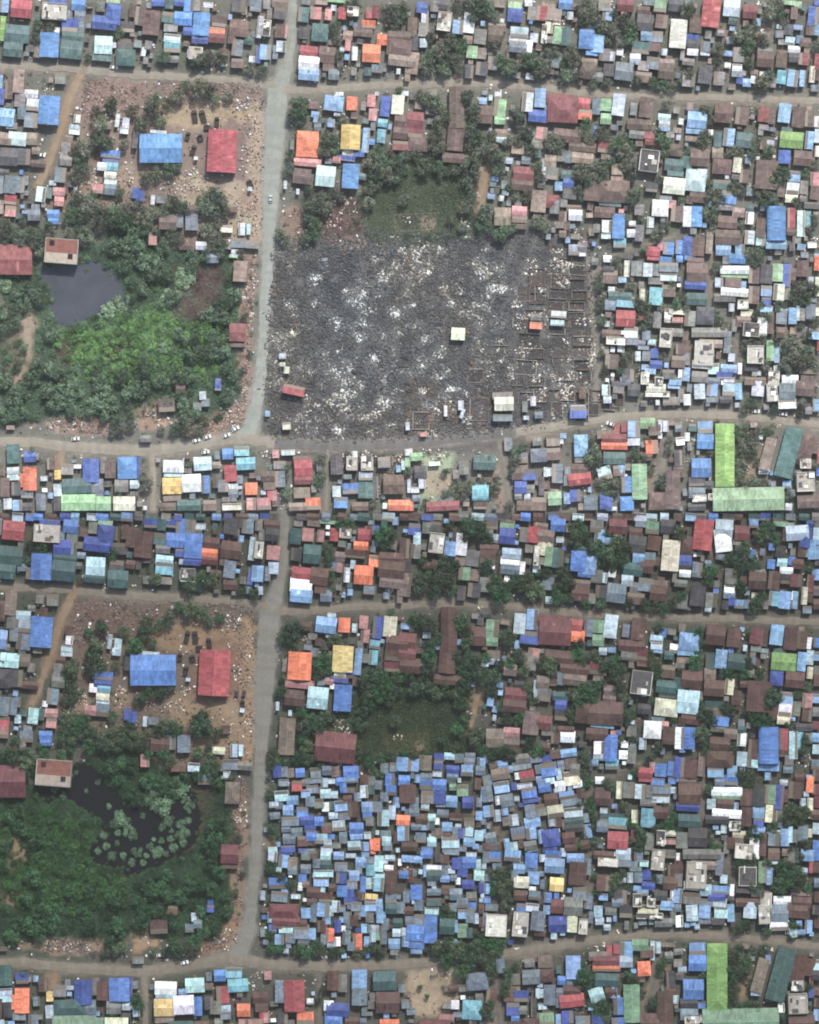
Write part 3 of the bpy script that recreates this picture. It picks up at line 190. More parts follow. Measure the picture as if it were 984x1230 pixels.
for x, y, d in [(548,1140,22),(562,1152,24),(578,1147,20),(536,1152,19),(588,1158,18),(556,1166,20),(526,1141,15),(592,1140,15),(572,1134,16),(365,1145,15),
                (402,1144,15),(455,1142,15),(430,1144,12),(505,1184,9),(512,1196,8),(590,1170,16),(545,1190,9),(388,1188,10),(382,1200,10),(380,1142,12),(640,1140,10)]:
    trees.append((x, y, d, 1))
for v in [(85,932,5),(92,928,4),(66,948,6),(178,958,14),(196,968,17),(216,945,17),(190,948,14),(205,958,12),(186,966,10),(148,986,13),(138,990,9),(143,978,8),(125,1003,7),(155,998,10),(160,1004,8),
          (203,986,10),(195,994,6),(218,990,9),(222,1000,10),(216,1004,9),(165,1023,9),(190,1024,11),(209,1018,8),(148,1027,6),(135,1028,8),(194,1010,6),(220,1012,7),(142,1000,6),(185,1008,4),(206,998,4),(226,985,7)]:
    bushes.append((v[0], v[1], v[2], 1))
for v in [(118,940,5),(104,950,4),(76,956,7),(130,968,6),(172,980,5),(180,1016,6),(158,1036,7),(172,1036,6),(128,1016,7),(118,1022,6),(205,1008,6),(228,970,9),(224,962,8),(140,1012,6),(176,1028,5),(200,1026,6)]:
    bushes.append((v[0], v[1], v[2], 1))
# keep each survey to its own side of the seam
rr = []
for x, y, a, b, c, t, low, st in roofs:
    if low:
        y0 = max(y-b/2, 616.5); y1 = y+b/2
        if y1 < 619.5 or x-a/2 > 992 or y0 > 1236: continue
    else:
        y0 = y-b/2; y1 = min(y+b/2, 613.5)
        if y0 > 610.5: continue
    rr.append([x, (y0+y1)/2, a, y1-y0, c, t, low, st])
roofs = rr
for x in range(4, 990, 15):                 # first row along the seam and last column along the survey's east edge
    if abs(x-345) > 12: roofs.append([x+rng.uniform(-3,3), 621, rng.uniform(9,15), rng.uniform(7,10), rng.choice('bdnsgplknnt'), 4, 1, None])
for y in range(628, 1226, 16):
    if min(abs(y-744), abs(y-1134)) > 14: roofs.append([981+rng.uniform(-2,2), y+rng.uniform(-3,3), rng.uniform(8,12), rng.uniform(9,14), rng.choice('bnnsgpknml'), 4, 1, None])
trees = [q for q in trees if ((q[1]+q[2]*.42 < 613) if not q[3] else (q[1]-q[2]*.42 > 617)) and q[1] < 1234]
clut = [q for q in clut if ((q[1]+q[3]/2 < 613) if not q[4] else (q[1]-q[3]/2 > 617))]

# ------------------------------------------------------------------ occupancy map (survey pixels)
occ = np.zeros((1240, 990), bool)
def mark(x, y, a, b, pad=0):
    occ[max(0,int(y-b/2-pad)):max(0,int(y+b/2+pad)), max(0,int(x-a/2-pad)):max(0,int(x+a/2+pad))] = True
for r in roofs: mark(*r[:4])
def road_clear(x, y):
    low = y > 615; x, y = (x-OFX, y-OFY) if low else (x, y); m = 1e9
    for nm in ('main_road','west_road','east_road','south_road'):
        for (x1,y1,w1),(x2,y2,w2) in zip(ROADS[nm][1], ROADS[nm][1][1:]):
            dx, dy = x2-x1, y2-y1; t = max(0, min(1, ((x-x1)*dx+(y-y1)*dy)/(dx*dx+dy*dy+1e-9)))
            m = min(m, math.hypot(x-x1-t*dx, y-y1-t*dy)-(w1+(w2-w1)*t)/2)
    return m
def dense_road(pts):
    out = []
    for (x1,y1,w1),(x2,y2,w2) in zip(pts, pts[1:]):
        n = max(2, int(math.hypot(x2-x1, y2-y1)/5))
        for k in range(n): t = k/n; out.append((x1+(x2-x1)*t, y1+(y2-y1)*t, w1+(w2-w1)*t))
    out.append(pts[-1]); return out
for low in (0, 1):
    for nm, (sf, pts) in ROADS.items():
        if low and sf == 'ash': continue
        for x, y, wd in dense_road(pts): mark(x+low*OFX, y+low*OFY, wd+4, wd+4)
free = ~occ
NOBUILD = [[(92,94),(318,98),(318,300),(300,520),(0,520),(0,300),(60,256),(92,240)], FIELD, BURN,
           [(325,120),(440,230),(440,292),(330,292)], [(880,512),(930,512),(920,585),(880,585)], [(505,555),(545,555),(545,612),(505,612)], [(300,500),(640,505),(640,560),(300,560)], [(0,495),(310,495),(310,548),(0,548)]]
def buildable(x, y):
    low = y > 615
    if low: x, y = x-OFX, y-OFY
    if low and inpoly(BURN, x, y): return True
    return not any(inpoly(p, x, y) for p in NOBUILD)
fill = []
for k in range(16000):
    x, y = rng.uniform(2, 982), rng.uniform(3, 1228)
    low = 1 if y > 615 else 0
    a, b = rng.uniform(5.5, 11), rng.uniform(5.5, 11)
    if k > 9000: a, b = rng.uniform(4, 6.5), rng.uniform(4, 7)
    if abs(y-615) < b/2+1.5 or not buildable(x, y): continue
    sl = occ[max(0,int(y-b/2)):int(y+b/2)+1, max(0,int(x-a/2)):int(x+a/2)+1]
    if sl.size == 0 or sl.mean() > .10: continue
    if any(abs(x-q[0]) < q[2]*.42 and abs(y-q[1]) < q[2]*.42 for q in trees if q[3] == low): continue
    tx_, ty_ = x-low*OFX, y-low*OFY
    if low and inpoly(BURN, tx_, ty_): c = rng.choice('sspllcgbbdn')
    elif tx_ > 715 and 280 < ty_ < 495: c = rng.choice('sspplwgclnkg')
    else: c = rng.choice('nngggggkssssthppblltnkw')
    mark(x, y, a, b)
    fill.append([x, y, a, b, c, tilt(x-low*OFX, y-low*OFY)+rng.uniform(-5,5), low, None])
roofs += fill

def near_pond(x, y):
    P = POND_L if y > 615 else POND_T; cx = sum(p[0] for p in P)/len(P); cy = sum(p[1] for p in P)/len(P)
    return inpoly(P, cx+(x-cx)/1.13, cy+(y-cy)/1.16)
trees = [q for q in trees if not near_pond(q[0], q[1])]
trees = [q for q in trees if not (inpoly(MARSH if not q[3] else MARSH_L, q[0], q[1]) and rng.random() < .5)]
trees = [q for q in trees if road_clear(q[0], q[1]) > q[2]*.36 or (520 < q[0] < 600 and 1128 < q[1] < 1175)]
roofs = [q for q in roofs if q[2]*q[3] > 500 or road_clear(q[0], q[1]) > min(q[2], q[3])*.28]

# ------------------------------------------------------------------ materials
def nodes(name):
    m = bpy.data.materials.new(name); m.use_nodes = True
    t = m.node_tree; b = t.nodes['Principled BSDF']
    return m, t, b
def N(t, kind, **kw):
    n = t.nodes.new('ShaderNode'+kind)
    for k, v in kw.items(): setattr(n, k, v)
    return n
def math_(t, op, a, b=None, c=None):
    n = N(t, 'Math', operation=op)
    for i, q in enumerate((a, b, c)):
        if q is None: continue
        if isinstance(q, (int, float)): n.inputs[i].default_value = q
        else: t.links.new(q, n.inputs[i])
    return n.outputs[0]
def noise(t, vec, scale, detail=2.0, rough=.55):
    n = N(t, 'TexNoise'); n.inputs['Scale'].default_value = scale; n.inputs['Detail'].default_value = detail
    n.inputs['Roughness'].default_value = rough
    t.links.new(vec, n.inputs['Vector']); return n.outputs['Fac']
def scale_col(t, col, fac):
    n = N(t, 'Vector'+'Math', operation='SCALE'); t.links.new(col, n.inputs[0]); t.links.new(fac, n.inputs['Scale']); return n.outputs[0]
def mixc(t, fac, a, b):
    n = N(t, 'Mix', data_type='RGBA')
    t.links.new(fac, n.inputs[0])
    for q, i in ((a, 6), (b, 7)):
        if isinstance(q, tuple): n.inputs[i].default_value = (*q, 1)
        else: t.links.new(q, n.inputs[i])
    return n.outputs[2]
def attr(t, nm): n = N(t, 'Attribute'); n.attribute_name = nm; return n.outputs['Color']
def geo_pos(t): return N(t, 'NewGeometry').outputs['Position']

def make_sheet():                            # painted / rusting corrugated sheet: colour per sheet, streaks down the slope
    m, t, b = nodes('corrugated_sheet')
    uv = N(t, 'UVMap', uv_map='uv').outputs[0]
    sep = N(t, 'SeparateXYZ'); t.links.new(uv, sep.inputs[0])
    wn = N(t, 'TexWhiteNoise', noise_dimensions='2D'); cmb = N(t, 'CombineXYZ')
    t.links.new(math_(t, 'FLOOR', math_(t, 'DIVIDE', sep.outputs[0], .9)), cmb.inputs[0])
    t.links.new(math_(t, 'FLOOR', math_(t, 'DIVIDE', sep.outputs[1], 2.4)), cmb.inputs[1])
    t.links.new(cmb.outputs[0], wn.inputs[0])
    pos = geo_pos(t)
    f = math_(t, 'MULTIPLY_ADD', wn.outputs[0], .40, .74)
    f = math_(t, 'MULTIPLY', f, math_(t, 'MULTIPLY_ADD', noise(t, pos, .35, 3), .7, .68))
    f = math_(t, 'MULTIPLY', f, math_(t, 'MULTIPLY_ADD', noise(t, pos, 2.0, 3, .7), 1.1, .45))
    f = math_(t, 'MULTIPLY', f, math_(t, 'MULTIPLY_ADD', noise(t, pos, .16, 4, .6), 1.0, .5))
    st = N(t, 'Mapping'); st.inputs['Scale'].default_value = (2.2, .25, 1); t.links.new(uv, st.inputs['Vector'])
    streak = noise(t, st.outputs[0], 1.0, 3)
    col = scale_col(t, attr(t, 'col'), f)
    mk = N(t, 'MapRange'); mk.inputs[1].default_value = .57; mk.inputs[2].default_value = .80; mk.inputs[4].default_value = .6
    t.links.new(streak, mk.inputs[0])
    col = mixc(t, mk.outputs[0], col, (.085, .060, .048))
    t.links.new(col, b.inputs['Base Color']); b.inputs['Roughness'].default_value = .62
    b.inputs['Specular IOR Level'].default_value = .25
    wv = math_(t, 'SINE', math_(t, 'MULTIPLY', sep.outputs[0], 24.0))
    bp = N(t, 'Bump'); bp.inputs['Strength'].default_value = .25; bp.inputs['Distance'].default_value = .03
    t.links.new(wv, bp.inputs['Height']); t.links.new(bp.outputs[0], b.inputs['Normal'])
    return m
def make_vcol(name, sc1, amp1, sc2, amp2, rough=.95, spec=.1):
    m, t, b = nodes(name); pos = geo_pos(t)
    f = math_(t, 'MULTIPLY', math_(t, 'MULTIPLY_ADD', noise(t, pos, sc1, 4), amp1, 1-amp1/2), math_(t, 'MULTIPLY_ADD', noise(t, pos, sc2, 3), amp2, 1-amp2/2))
    t.links.new(scale_col(t, attr(t, 'col'), f), b.inputs['Base Color'])
    b.inputs['Roughness'].default_value = rough; b.inputs['Specular IOR Level'].default_value = spec
    return m
def make_leaf():
    m, t, b = nodes('leaf'); pos = geo_pos(t)
    oi = N(t, 'ObjectInfo')
    mx = N(t, 'Mix', data_type='RGBA', blend_type='MULTIPLY'); mx.inputs[0].default_value = 1
    t.links.new(attr(t, 'col'), mx.inputs[6]); t.links.new(oi.outputs['Color'], mx.inputs[7])
    f = math_(t, 'MULTIPLY_ADD', noise(t, pos, .9, 2), .8, .6)
    t.links.new(scale_col(t, mx.outputs[2], f), b.inputs['Base Color'])
    b.inputs['Roughness'].default_value = .7; b.inputs['Specular IOR Level'].default_value = .15
    return m
def make_plain(name, col, rough=.9, sc1=1.5, amp=.5):
    m, t, b = nodes(name); pos = geo_pos(t)
    rgb = N(t, 'RGB'); rgb.outputs[0].default_value = (*[float(q) for q in lin(col)], 1)
    f = math_(t, 'MULTIPLY_ADD', noise(t, pos, sc1, 4), amp, 1-amp/2)
    t.links.new(scale_col(t, rgb.outputs[0], f), b.inputs['Base Color']); b.inputs['Roughness'].default_value = rough
    b.inputs['Specular IOR Level'].default_value = .15
    return m
def make_water(name, col, rough):
    m, t, b = nodes(name); pos = geo_pos(t)
    rgb = N(t, 'RGB'); rgb.outputs[0].default_value = (*[float(q) for q in lin(col)], 1)
    t.links.new(scale_col(t, rgb.outputs[0], math_(t, 'MULTIPLY_ADD', noise(t, pos, .12, 3), .6, .7)), b.inputs['Base Color'])
    b.inputs['Roughness'].default_value = rough; b.inputs['Specular IOR Level'].default_value = .15
    bp = N(t, 'Bump'); bp.inputs['Strength'].default_value = .08; bp.inputs['Distance'].default_value = .05
    t.links.new(noise(t, pos, 1.2, 2), bp.inputs['Height']); t.links.new(bp.outputs[0], b.inputs['Normal'])
    return m
M = {'sheet': make_sheet(), 'ground': make_vcol('ground_soil', .5, .6, 1.9, 1.2), 'road': make_vcol('road_surface', .3, .45, 1.9, .7),
     'wall': make_vcol('rendered_wall', .8, .4, 3, .3), 'bit': make_vcol('debris', .8, .5, 3, .3, .8, .2), 'leaf': make_leaf(),
     'trunk': make_plain('bark', (84,70,58)), 'pond_t': make_water('pond_water_silty', (78,82,90), .25), 'pond_l': make_water('pond_water_dark', (12,14,18), .5),
     'glass': make_plain('glass_dark', (40,48,56), .2), 'tyre': make_plain('tyre', (35,35,36)), 'concrete': make_vcol('concrete', .6, .9, 2.0, .9, .9)}

# ------------------------------------------------------------------ mesh helpers
class MB:
    def __init__(s): s.v = []; s.f = []; s.c = []; s.u = []
    def quad(s, pts, col, uv=None):
        i = len(s.v); s.v += pts; n = len(pts); s.f.append(tuple(range(i, i+n))); s.c.append(col)
        s.u.append(uv if uv else [(p[0], p[1]) for p in pts])
    def box(s, x0, y0, z0, x1, y1, z1, col, bottom=False):
        p = [(x0,y0,z0),(x1,y0,z0),(x1,y1,z0),(x0,y1,z0),(x0,y0,z1),(x1,y0,z1),(x1,y1,z1),(x0,y1,z1)]
        for q in ((4,5,6,7),(0,1,5,4),(1,2,6,5),(2,3,7,6),(3,0,4,7)) + (((3,2,1,0),) if bottom else ()):
            s.quad([p[k] for k in q], col)
    def slab(s, pts, col, uv, th=.07):      # a thin sheet with thickness below the given top face
        s.quad(pts, col, uv); n = len(pts)
        lo = [(p[0], p[1], p[2]-th) for p in pts]
        for k in range(n): s.quad([pts[k], lo[k], lo[(k+1) % n], pts[(k+1) % n]], col)
        s.quad(lo[::-1], col)
    def place(s, x, y, a):                   # rotate clockwise by a degrees and move: for joined masses
        ca, sa = math.cos(math.radians(-a)), math.sin(math.radians(-a))
        s.v = [(x+p[0]*ca-p[1]*sa, y+p[0]*sa+p[1]*ca, p[2]) for p in s.v]; return s
    def join(s, o):
        i = len(s.v); s.v += o.v; s.f += [tuple(k+i for k in f) for f in o.f]; s.c += o.c; s.u += o.u
    def mesh(s, name):
        me = bpy.data.meshes.new(name); me.from_pydata(s.v, [], s.f)
        ln = np.array([len(f) for f in s.f])
        ca = me.color_attributes.new('col', 'FLOAT_COLOR', 'CORNER')
        cc = np.ones((len(s.c), 4), np.float32); cc[:, :3] = np.array(s.c)
        ca.data.foreach_set('color', np.repeat(cc, ln, axis=0).ravel())
        uv = me.uv_layers.new(name='uv'); uv.data.foreach_set('uv', np.array([q for f in s.u for q in f], np.float32).ravel())
        return me
    def obj(s, name, mat, parent=None, loc=None, rz=0):
        o = bpy.data.objects.new(name, s.mesh(name)); o.data.materials.append(mat); C.objects.link(o)
        if parent: o.parent = parent
        if loc: o.location = loc; o.rotation_euler = (0, 0, rz)
        return o
def empty(name, x, y, a=0, z=0):
    o = bpy.data.objects.new(name, None); o.empty_display_size = .5; C.objects.link(o)
    o.location = (x, y, z); o.rotation_euler = (0, 0, math.radians(-a)); return o
def tag(o, label=None, cat=None, group=None, kind=None):
    if label: o['label'] = label
    if cat: o['category'] = cat
    if group: o['group'] = group
    if kind: o['kind'] = kind
    return o
def np_mesh(name, V, F, col, mat, domain='CORNER'):
    """V (n,3), F (m,4) quads, col (m,3)"""
    me = bpy.data.meshes.new(name); m, k = F.shape
    me.vertices.add(len(V)); me.vertices.foreach_set('co', np.asarray(V, np.float32).ravel())
    me.loops.add(m*k); me.loops.foreach_set('vertex_index', F.astype(np.int32).ravel())
    me.polygons.add(m); me.polygons.foreach_set('loop_start', np.arange(0, m*k, k, dtype=np.int32))
    ca = me.color_attributes.new('col', 'FLOAT_COLOR', 'CORNER')
    cc = np.ones((m, 4), np.float32); cc[:, :3] = col
    ca.data.foreach_set('color', np.repeat(cc, k, axis=0).ravel())
    me.update(calc_edges=True); me.validate(); me.materials.append(mat); return me

# ------------------------------------------------------------------ ground sheet with its soils
ST = 2.5
gx = np.arange(-30, 984+30+ST, ST); gy = np.arange(-30, 1230+30+ST, ST)
GX, GY = np.meshgrid(gx, gy)
def vnoise(sc, seed):                        # smooth random field in 0..1 on the survey grid
    r = np.random.default_rng(seed); out = np.zeros_like(GX); amp = 1; tot = 0
    for o in range(3):
        g = r.random((int(1300/sc)+4, int(1060/sc)+4)); fx = (GX+30)/sc; fy = (GY+30)/sc
        ix = fx.astype(int); iy = fy.astype(int); tx = fx-ix; ty = fy-iy; tx = tx*tx*(3-2*tx); ty = ty*ty*(3-2*ty)
        out += amp*((g[iy,ix]*(1-tx)+g[iy,ix+1]*tx)*(1-ty)+(g[iy+1,ix]*(1-tx)+g[iy+1,ix+1]*tx)*ty); tot += amp; amp *= .5; sc /= 2
    return out/tot
N1, N2, N3 = vnoise(40, 1), vnoise(14, 2), vnoise(90, 3)
def sdist(poly):                             # signed distance, negative inside
    d = np.full(GX.shape, 1e9); ins = np.zeros(GX.shape, bool)
    for (x1,y1),(x2,y2) in zip(poly, poly[1:]+poly[:1]):
        dx, dy = x2-x1, y2-y1; L = dx*dx+dy*dy+1e-9
        t = np.clip(((GX-x1)*dx+(GY-y1)*dy)/L, 0, 1)
        d = np.minimum(d, np.hypot(GX-x1-t*dx, GY-y1-t*dy))
        if y1 != y2: ins ^= ((y1 > GY) != (y2 > GY)) & (GX < (x2-x1)*(GY-y1)/(y2-y1)+x1)
    return np.where(ins, -d, d)
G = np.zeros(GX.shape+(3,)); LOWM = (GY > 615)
G[:] = lin((116,116,108)); G[LOWM] = lin((80,80,73))  # upper soil set paler: the hazier, brighter scene is painted into it
G *= (0.75+.5*N1)[..., None]
grn = np.clip((N3-.5)*6, 0, 1)*.5
G = G*(1-grn[..., None]) + (np.where(LOWM[..., None], lin((62,72,58)), lin((96,100,86))))*grn[..., None]
def paint(poly, top, low, soft=6, rag=10, amt=1.0, tex=.5, only=None):
    for k in (0, 1):
        col = (top, low)[k]
        if col is None or (only is not None and only != k): continue
        P = shift(poly) if (k and only is None) else poly
        f = np.clip(.5-(sdist(P)+(N2-.5)*rag*2)/soft, 0, 1)*amt
        f = f*(LOWM if k else ~LOWM)
        c = lin(col)[None, None]*(1-tex/2+tex*N2)[..., None]
        G[:] = G*(1-f[..., None])+c*f[..., None]
def ell(x, y, a, b): return [(x+a/2*math.cos(t*.5236), y+b/2*math.sin(t*.5236)) for t in range(12)]
paint([(92,94),(318,100),(316,300),(300,310),(200,300),(130,260),(60,250),(80,150)], (136,122,112), (100,89,79))
paint([(100,94),(170,100),(164,140),(110,150),(96,130)], (144,124,115), (102,86,78))
paint([(190,130),(240,118),(300,130),(306,160),(250,160),(190,150)], (164,147,124), (128,109,88))
paint([(215,210),(300,200),(312,260),(290,292),(240,280),(215,240)], (166,156,136), (128,112,92))
paint([(242,145),(312,145),(312,220),(242,220)], (132,116,110), (120,96,82))
paint([(300,120),(318,120),(316,290),(300,290)], (168,152,134), (142,120,96))
paint(MARSH, (76,94,78), (46,64,46), 8, 16)
paint([(66,400),(100,392),(140,380),(170,372),(205,380),(215,400),(190,425),(130,440),(85,442),(72,425)], (104,136,90), None, 14, 14, .85)
paint([(20,960),(70,975),(110,1000),(100,1040),(60,1050),(20,1010)], None, (50,72,48), 20, 14, .6, only=1)
paint([(0,360),(40,370),(44,440),(30,462),(8,460),(0,400)], (124,112,98), (92,86,66), 10, 14, .8)
paint([(288,310),(308,310),(300,490),(286,470)], (154,132,120), (118,100,87))
paint([(240,500),(262,498),(296,480),(296,508),(250,524),(228,520)], (170,146,128), (140,112,90))
paint([(60,500),(140,504),(136,522),(60,518)], (160,140,132), (122,108,96), 5, 6)
paint([(160,488),(196,484),(200,512),(170,516)], (186,156,130), (158,132,100))
paint(FIELD, (74,82,68), (46,54,40), 8, 8, 1, .9)
paint([(470,256),(524,254),(524,278),(470,280)], (92,94,76), (70,70,48), 8, 6)
paint([(345,236),(436,236),(436,290),(345,292)], (84,90,78), (62,70,52), 10, 12)
paint([(322,290),(440,272),(580,266),(650,272),(722,296),(724,502),(640,524),(560,536),(400,542),(318,536),(312,470)], (88,89,90), None, 16, 30, .7, .9)
paint(BURN, (95,95,94), None, 12, 26, 1, 1.1)
for x_, y_, a_, b_, c_ in ((500,470,44,22,(112,98,86)),(548,492,40,30,(118,98,86)),(505,500,30,24,(122,102,88)),(470,470,40,30,(84,84,84)),(575,340,50,30,(80,82,86)),(400,340,60,40,(80,80,84)),
                           (545,395,36,40,(108,104,94)),(360,460,50,40,(80,79,80)),(430,410,50,30,(100,98,94)),(380,500,60,30,(82,80,80)),(460,330,40,30,(104,100,94)),(520,310,60,20,(112,110,104)),(600,450,30,60,(78,77,77)),(580,480,40,40,(82,80,78))):
    paint(ell(x_, y_, a_, b_), c_, None, 12, 14, .8, .9, only=0)
paint([(318,524),(640,510),(640,545),(318,550)], (98,94,92), None, 8, 8, .8)
paint([(400,545),(500,545),(500,580),(400,580)], (100,96,94), None, 10, 10, .8)
paint([(505,545),(545,545),(545,612),(505,612)], (156,166,140), None, 6, 8)
paint([(486,1166),(545,1158),(560,1190),(540,1226),(490,1222)], None, (146,132,112), 8, 8, only=1)
paint([(880,512),(930,515),(910,580),(885,580)], (132,126,112), (98,92,76), 6, 8)
for x, y, a, b, low in dirt:
    g = (166,150,133) if rng.random() < .5 else (152,130,117)
    paint(ell(x, y, a*1.15, b*1.15), g if not low else None, (134,116,97) if low else None, 6, 9, .75, only=low)
for x, y, a, b, low in mar:
    if not low: paint(ell(x, y, a*1.1, b*1.1), (98,82,79), None, 10, 14, .8, .9, only=0)
    else: paint(ell(x, y, a*1.1, b*1.1), None, (106,76,62), 8, 8, .85, .9, only=1)
paint([(215,310),(262,312),(256,372),(236,392),(222,350)], None, (80,66,56), 14, 16, .8)
for x, y, d in ((20,560,50),(690,590,30),(960,30,60),(30,30,40)): pass
for low in (0, 1):                           # trodden verges along the roads
    for nm, (sf, pts) in ROADS.items():
        if sf == 'ash' and low: continue
        for q in range(len(pts)-1):
            (x1,y1,w1),(x2,y2,w2) = pts[q], pts[q+1]
            dx, dy = x2-x1, y2-y1; L = dx*dx+dy*dy+1e-9; px, py = GX-low*OFX, GY-low*OFY
            t = np.clip(((px-x1)*dx+(py-y1)*dy)/L, 0, 1); d = np.hypot(px-x1-t*dx, py-y1-t*dy)-(w1+(w2-w1)*t)/2
            f = np.clip(1-(d+1.5+(N2-.5)*9)/5.5, 0, 1)*.9*(LOWM if low else ~LOWM)
            if sf == 'ash' : f = f*.3
            cc = lin({'asphalt':(146,146,138),'dirt':(142,134,122),'clay':(146,126,106),'dust':(130,124,115),'ash':(90,88,88)}[sf])
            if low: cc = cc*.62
            G[:] = G*(1-f[..., None])+cc*f[..., None]
sh = GX.shape
Z = (N2-.5)*.25+(N1-.5)*.3 - .12
for P in (POND_T, POND_L):
    dd = sdist(P); Z = np.where(dd < 3, np.minimum(Z, -.3+np.clip(dd+2, -5, 5)*.12), Z)
for low in (0, 1):
    for nm, (sf, pts) in ROADS.items():
        for q in range(len(pts)-1):
            (x1,y1,w1),(x2,y2,w2) = pts[q], pts[q+1]
            dx, dy = x2-x1, y2-y1; L = dx*dx+dy*dy+1e-9; px, py = GX-low*OFX, GY-low*OFY
            t = np.clip(((px-x1)*dx+(py-y1)*dy)/L, 0, 1); d = np.hypot(px-x1-t*dx, py-y1-t*dy)-(w1+(w2-w1)*t)/2
            Z = np.where((d < 4) & (LOWM == bool(low)), np.minimum(Z, -.05), Z)
V = np.stack([X(GX), Y(GY), Z], -1).reshape(-1, 3)
idx = np.arange(sh[0]*sh[1]).reshape(sh)
F = np.stack([idx[1:, :-1], idx[1:, 1:], idx[:-1, 1:], idx[:-1, :-1]], -1).reshape(-1, 4)
me = bpy.data.meshes.new('ground'); me.vertices.add(len(V)); me.vertices.foreach_set('co', V.astype(np.float32).ravel())
me.loops.add(F.size); me.loops.foreach_set('vertex_index', F.astype(np.int32).ravel())
me.polygons.add(len(F)); me.polygons.foreach_set('loop_start', np.arange(0, F.size, 4, dtype=np.int32))
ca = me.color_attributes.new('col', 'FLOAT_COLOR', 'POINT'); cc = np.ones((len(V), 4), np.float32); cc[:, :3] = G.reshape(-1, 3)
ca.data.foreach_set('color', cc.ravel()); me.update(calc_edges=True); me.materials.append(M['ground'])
me.polygons.foreach_set('use_smooth', np.ones(len(F), bool))
ground = bpy.data.objects.new('ground', me); C.objects.link(ground)
tag(ground, 'dusty brown and ash grey ground between the houses', 'ground', kind='structure')
far = MB(); far.quad([(-2500,-2500,-.9),(2500,-2500,-.9),(2500,2500,-.9),(-2500,2500,-.9)], tuple(lin((96,92,82))))
tag(far.obj('terrain', M['ground']), 'plain brown land stretching on beyond the settlement', 'terrain', kind='structure')

def road_mesh(name, pts, col, low, z):
    p = dense_road(pts); mb = MB(); L = []; n = len(p)
    for i, (x, y, wd) in enumerate(p):
        a, b = p[max(0,i-1)], p[min(n-1,i+1)]; dx, dy = b[0]-a[0], b[1]-a[1]; l = math.hypot(dx, dy)+1e-6
        nx, ny = -dy/l, dx/l; wd *= .95
        j1, j2 = wd/2+rng.uniform(-1.4,1.0), wd/2+rng.uniform(-1.4,1.0)
        x += low*OFX; y += low*OFY
        y1, y2 = y+ny*j1, y-ny*j2
        if low: y1, y2, yc = max(y1,617), max(y2,617), max(y,617)
        else: y1, y2, yc = min(y1,613.5), min(y2,613.5), min(y,613.5)
        L.append(((X(x+nx*j1), Y(y1), z), (X(x), Y(yc), z+.05), (X(x-nx*j2), Y(y2), z)))
    for a, b in zip(L, L[1:]):
        if abs(a[1][1]-b[1][1])+abs(a[1][0]-b[1][0]) < .01: continue
        k = rng.uniform(.93, 1.07); c1 = tuple(col*k*.93); c2 = tuple(col*k*.98)
        mb.quad([a[1],b[1],b[0],a[0]], c1); mb.quad([a[2],b[2],b[1],a[1]], c2)
    return mb.obj(name, M['road'])
RC = {'asphalt':((154,157,148),(122,120,112)),'dirt':((154,147,134),(122,115,103)),'clay':((154,136,116),(130,113,94)),'dust':((134,129,120),(104,99,91)),'ash':((96,94,94),(80,76,72))}
zi = 0.0
for low in (0, 1):
    for nm, (sf, pts) in ROADS.items():
        if low and sf == 'ash': continue
        zi += .004
        nm0 = nm.split('.')[0]
        if nm == 'south_road' and not low:   # soot-darkened where it passes the burnt block
            road_mesh('road', pts[:8], lin(RC[sf][0]), 0, zi); road_mesh('road', pts[12:], lin(RC[sf][0]), 0, zi+.004)
            o = road_mesh('road', pts[7:13], lin((118,116,112)), 0, zi+.002); zi += .01
        else: road_mesh('lane' if nm0 == 'lane' else 'road', pts, lin(RC[sf][low]), low, zi)
for o in list(C.objects):
    if o.name.split('.')[0] in ('road', 'lane'): o['kind'] = 'structure'
def water(poly, mat, label):
    mb = MB(); mb.quad([(X(x), Y(y), -.22) for x, y in poly][::-1], (1,1,1))
    tag(mb.obj('pond', mat), label, 'pond', kind='structure')
water([(x+(x-100)*.02, y+(y-355)*.02) for x, y in POND_T], M['pond_t'], 'silty grey pond beside the marsh in the upper scene')
water(POND_L, M['pond_l'], 'dark pond with floating plants in the lower scene')
for low in (0, 1):                           # faint worn line of the playing field
    mb = MB(); P = [(474,258),(523,256),(524,276),(475,278)]
    for (x1,y1),(x2,y2) in zip(P, P[1:]+P[:1]):
        l = math.hypot(x2-x1, y2-y1); nx, ny = -(y2-y1)/l*.38, (x2-x1)/l*.38
        q = [(x1+nx,y1+ny),(x2+nx,y2+ny),(x2-nx,y2-ny),(x1-nx,y1-ny)]
        mb.quad([(X(a+low*OFX), Y(b+low*OFY), .12) for a, b in q], tuple(lin((132,130,108) if not low else (96,92,68))))
    tag(mb.obj('field_line', M['road']), kind='structure')

# ------------------------------------------------------------------ naming things by what stands near them
LMK = [('red hall',267,182),('wide blue hall',193,180),('yellow-roofed house',424,165),('road junction',336,106),('playing field',500,245),
 ('pond',100,350),('white-roofed corner house',391,212),('lime green shed',870,547),('long teal shed',946,544),('lime green roof',950,169),('blue vaulted roof',932,268),
 ('square white roof',793,251),('tall cream block',813,42),('orange-roofed house',447,60),('cyan-roofed house',125,55),('bright blue house',61,135),
 ('road bend',300,516),('pale green shed',768,580),('green-roofed hall',98,603),('red-roofed house',365,563),('aqua round roof',577,592),
 ('pond-side brick ruin',75,302),('long maroon roof',676,134),('deep blue roof',705,48),('burnt-block edge lane',714,400),('long white roof',882,325),
 ('winding lane',880,405),('white street roof',564,28),('long brown roof',546,150),('dirt-path red roof',627,212),('white-terraced blue roof',743,272),
 ('red square roof',751,383),('orange row roof',738,535),('marsh-side red roof',286,400),('marsh track',30,440),('orange-roofed shack',37,575),('white twin roofs',220,570)]
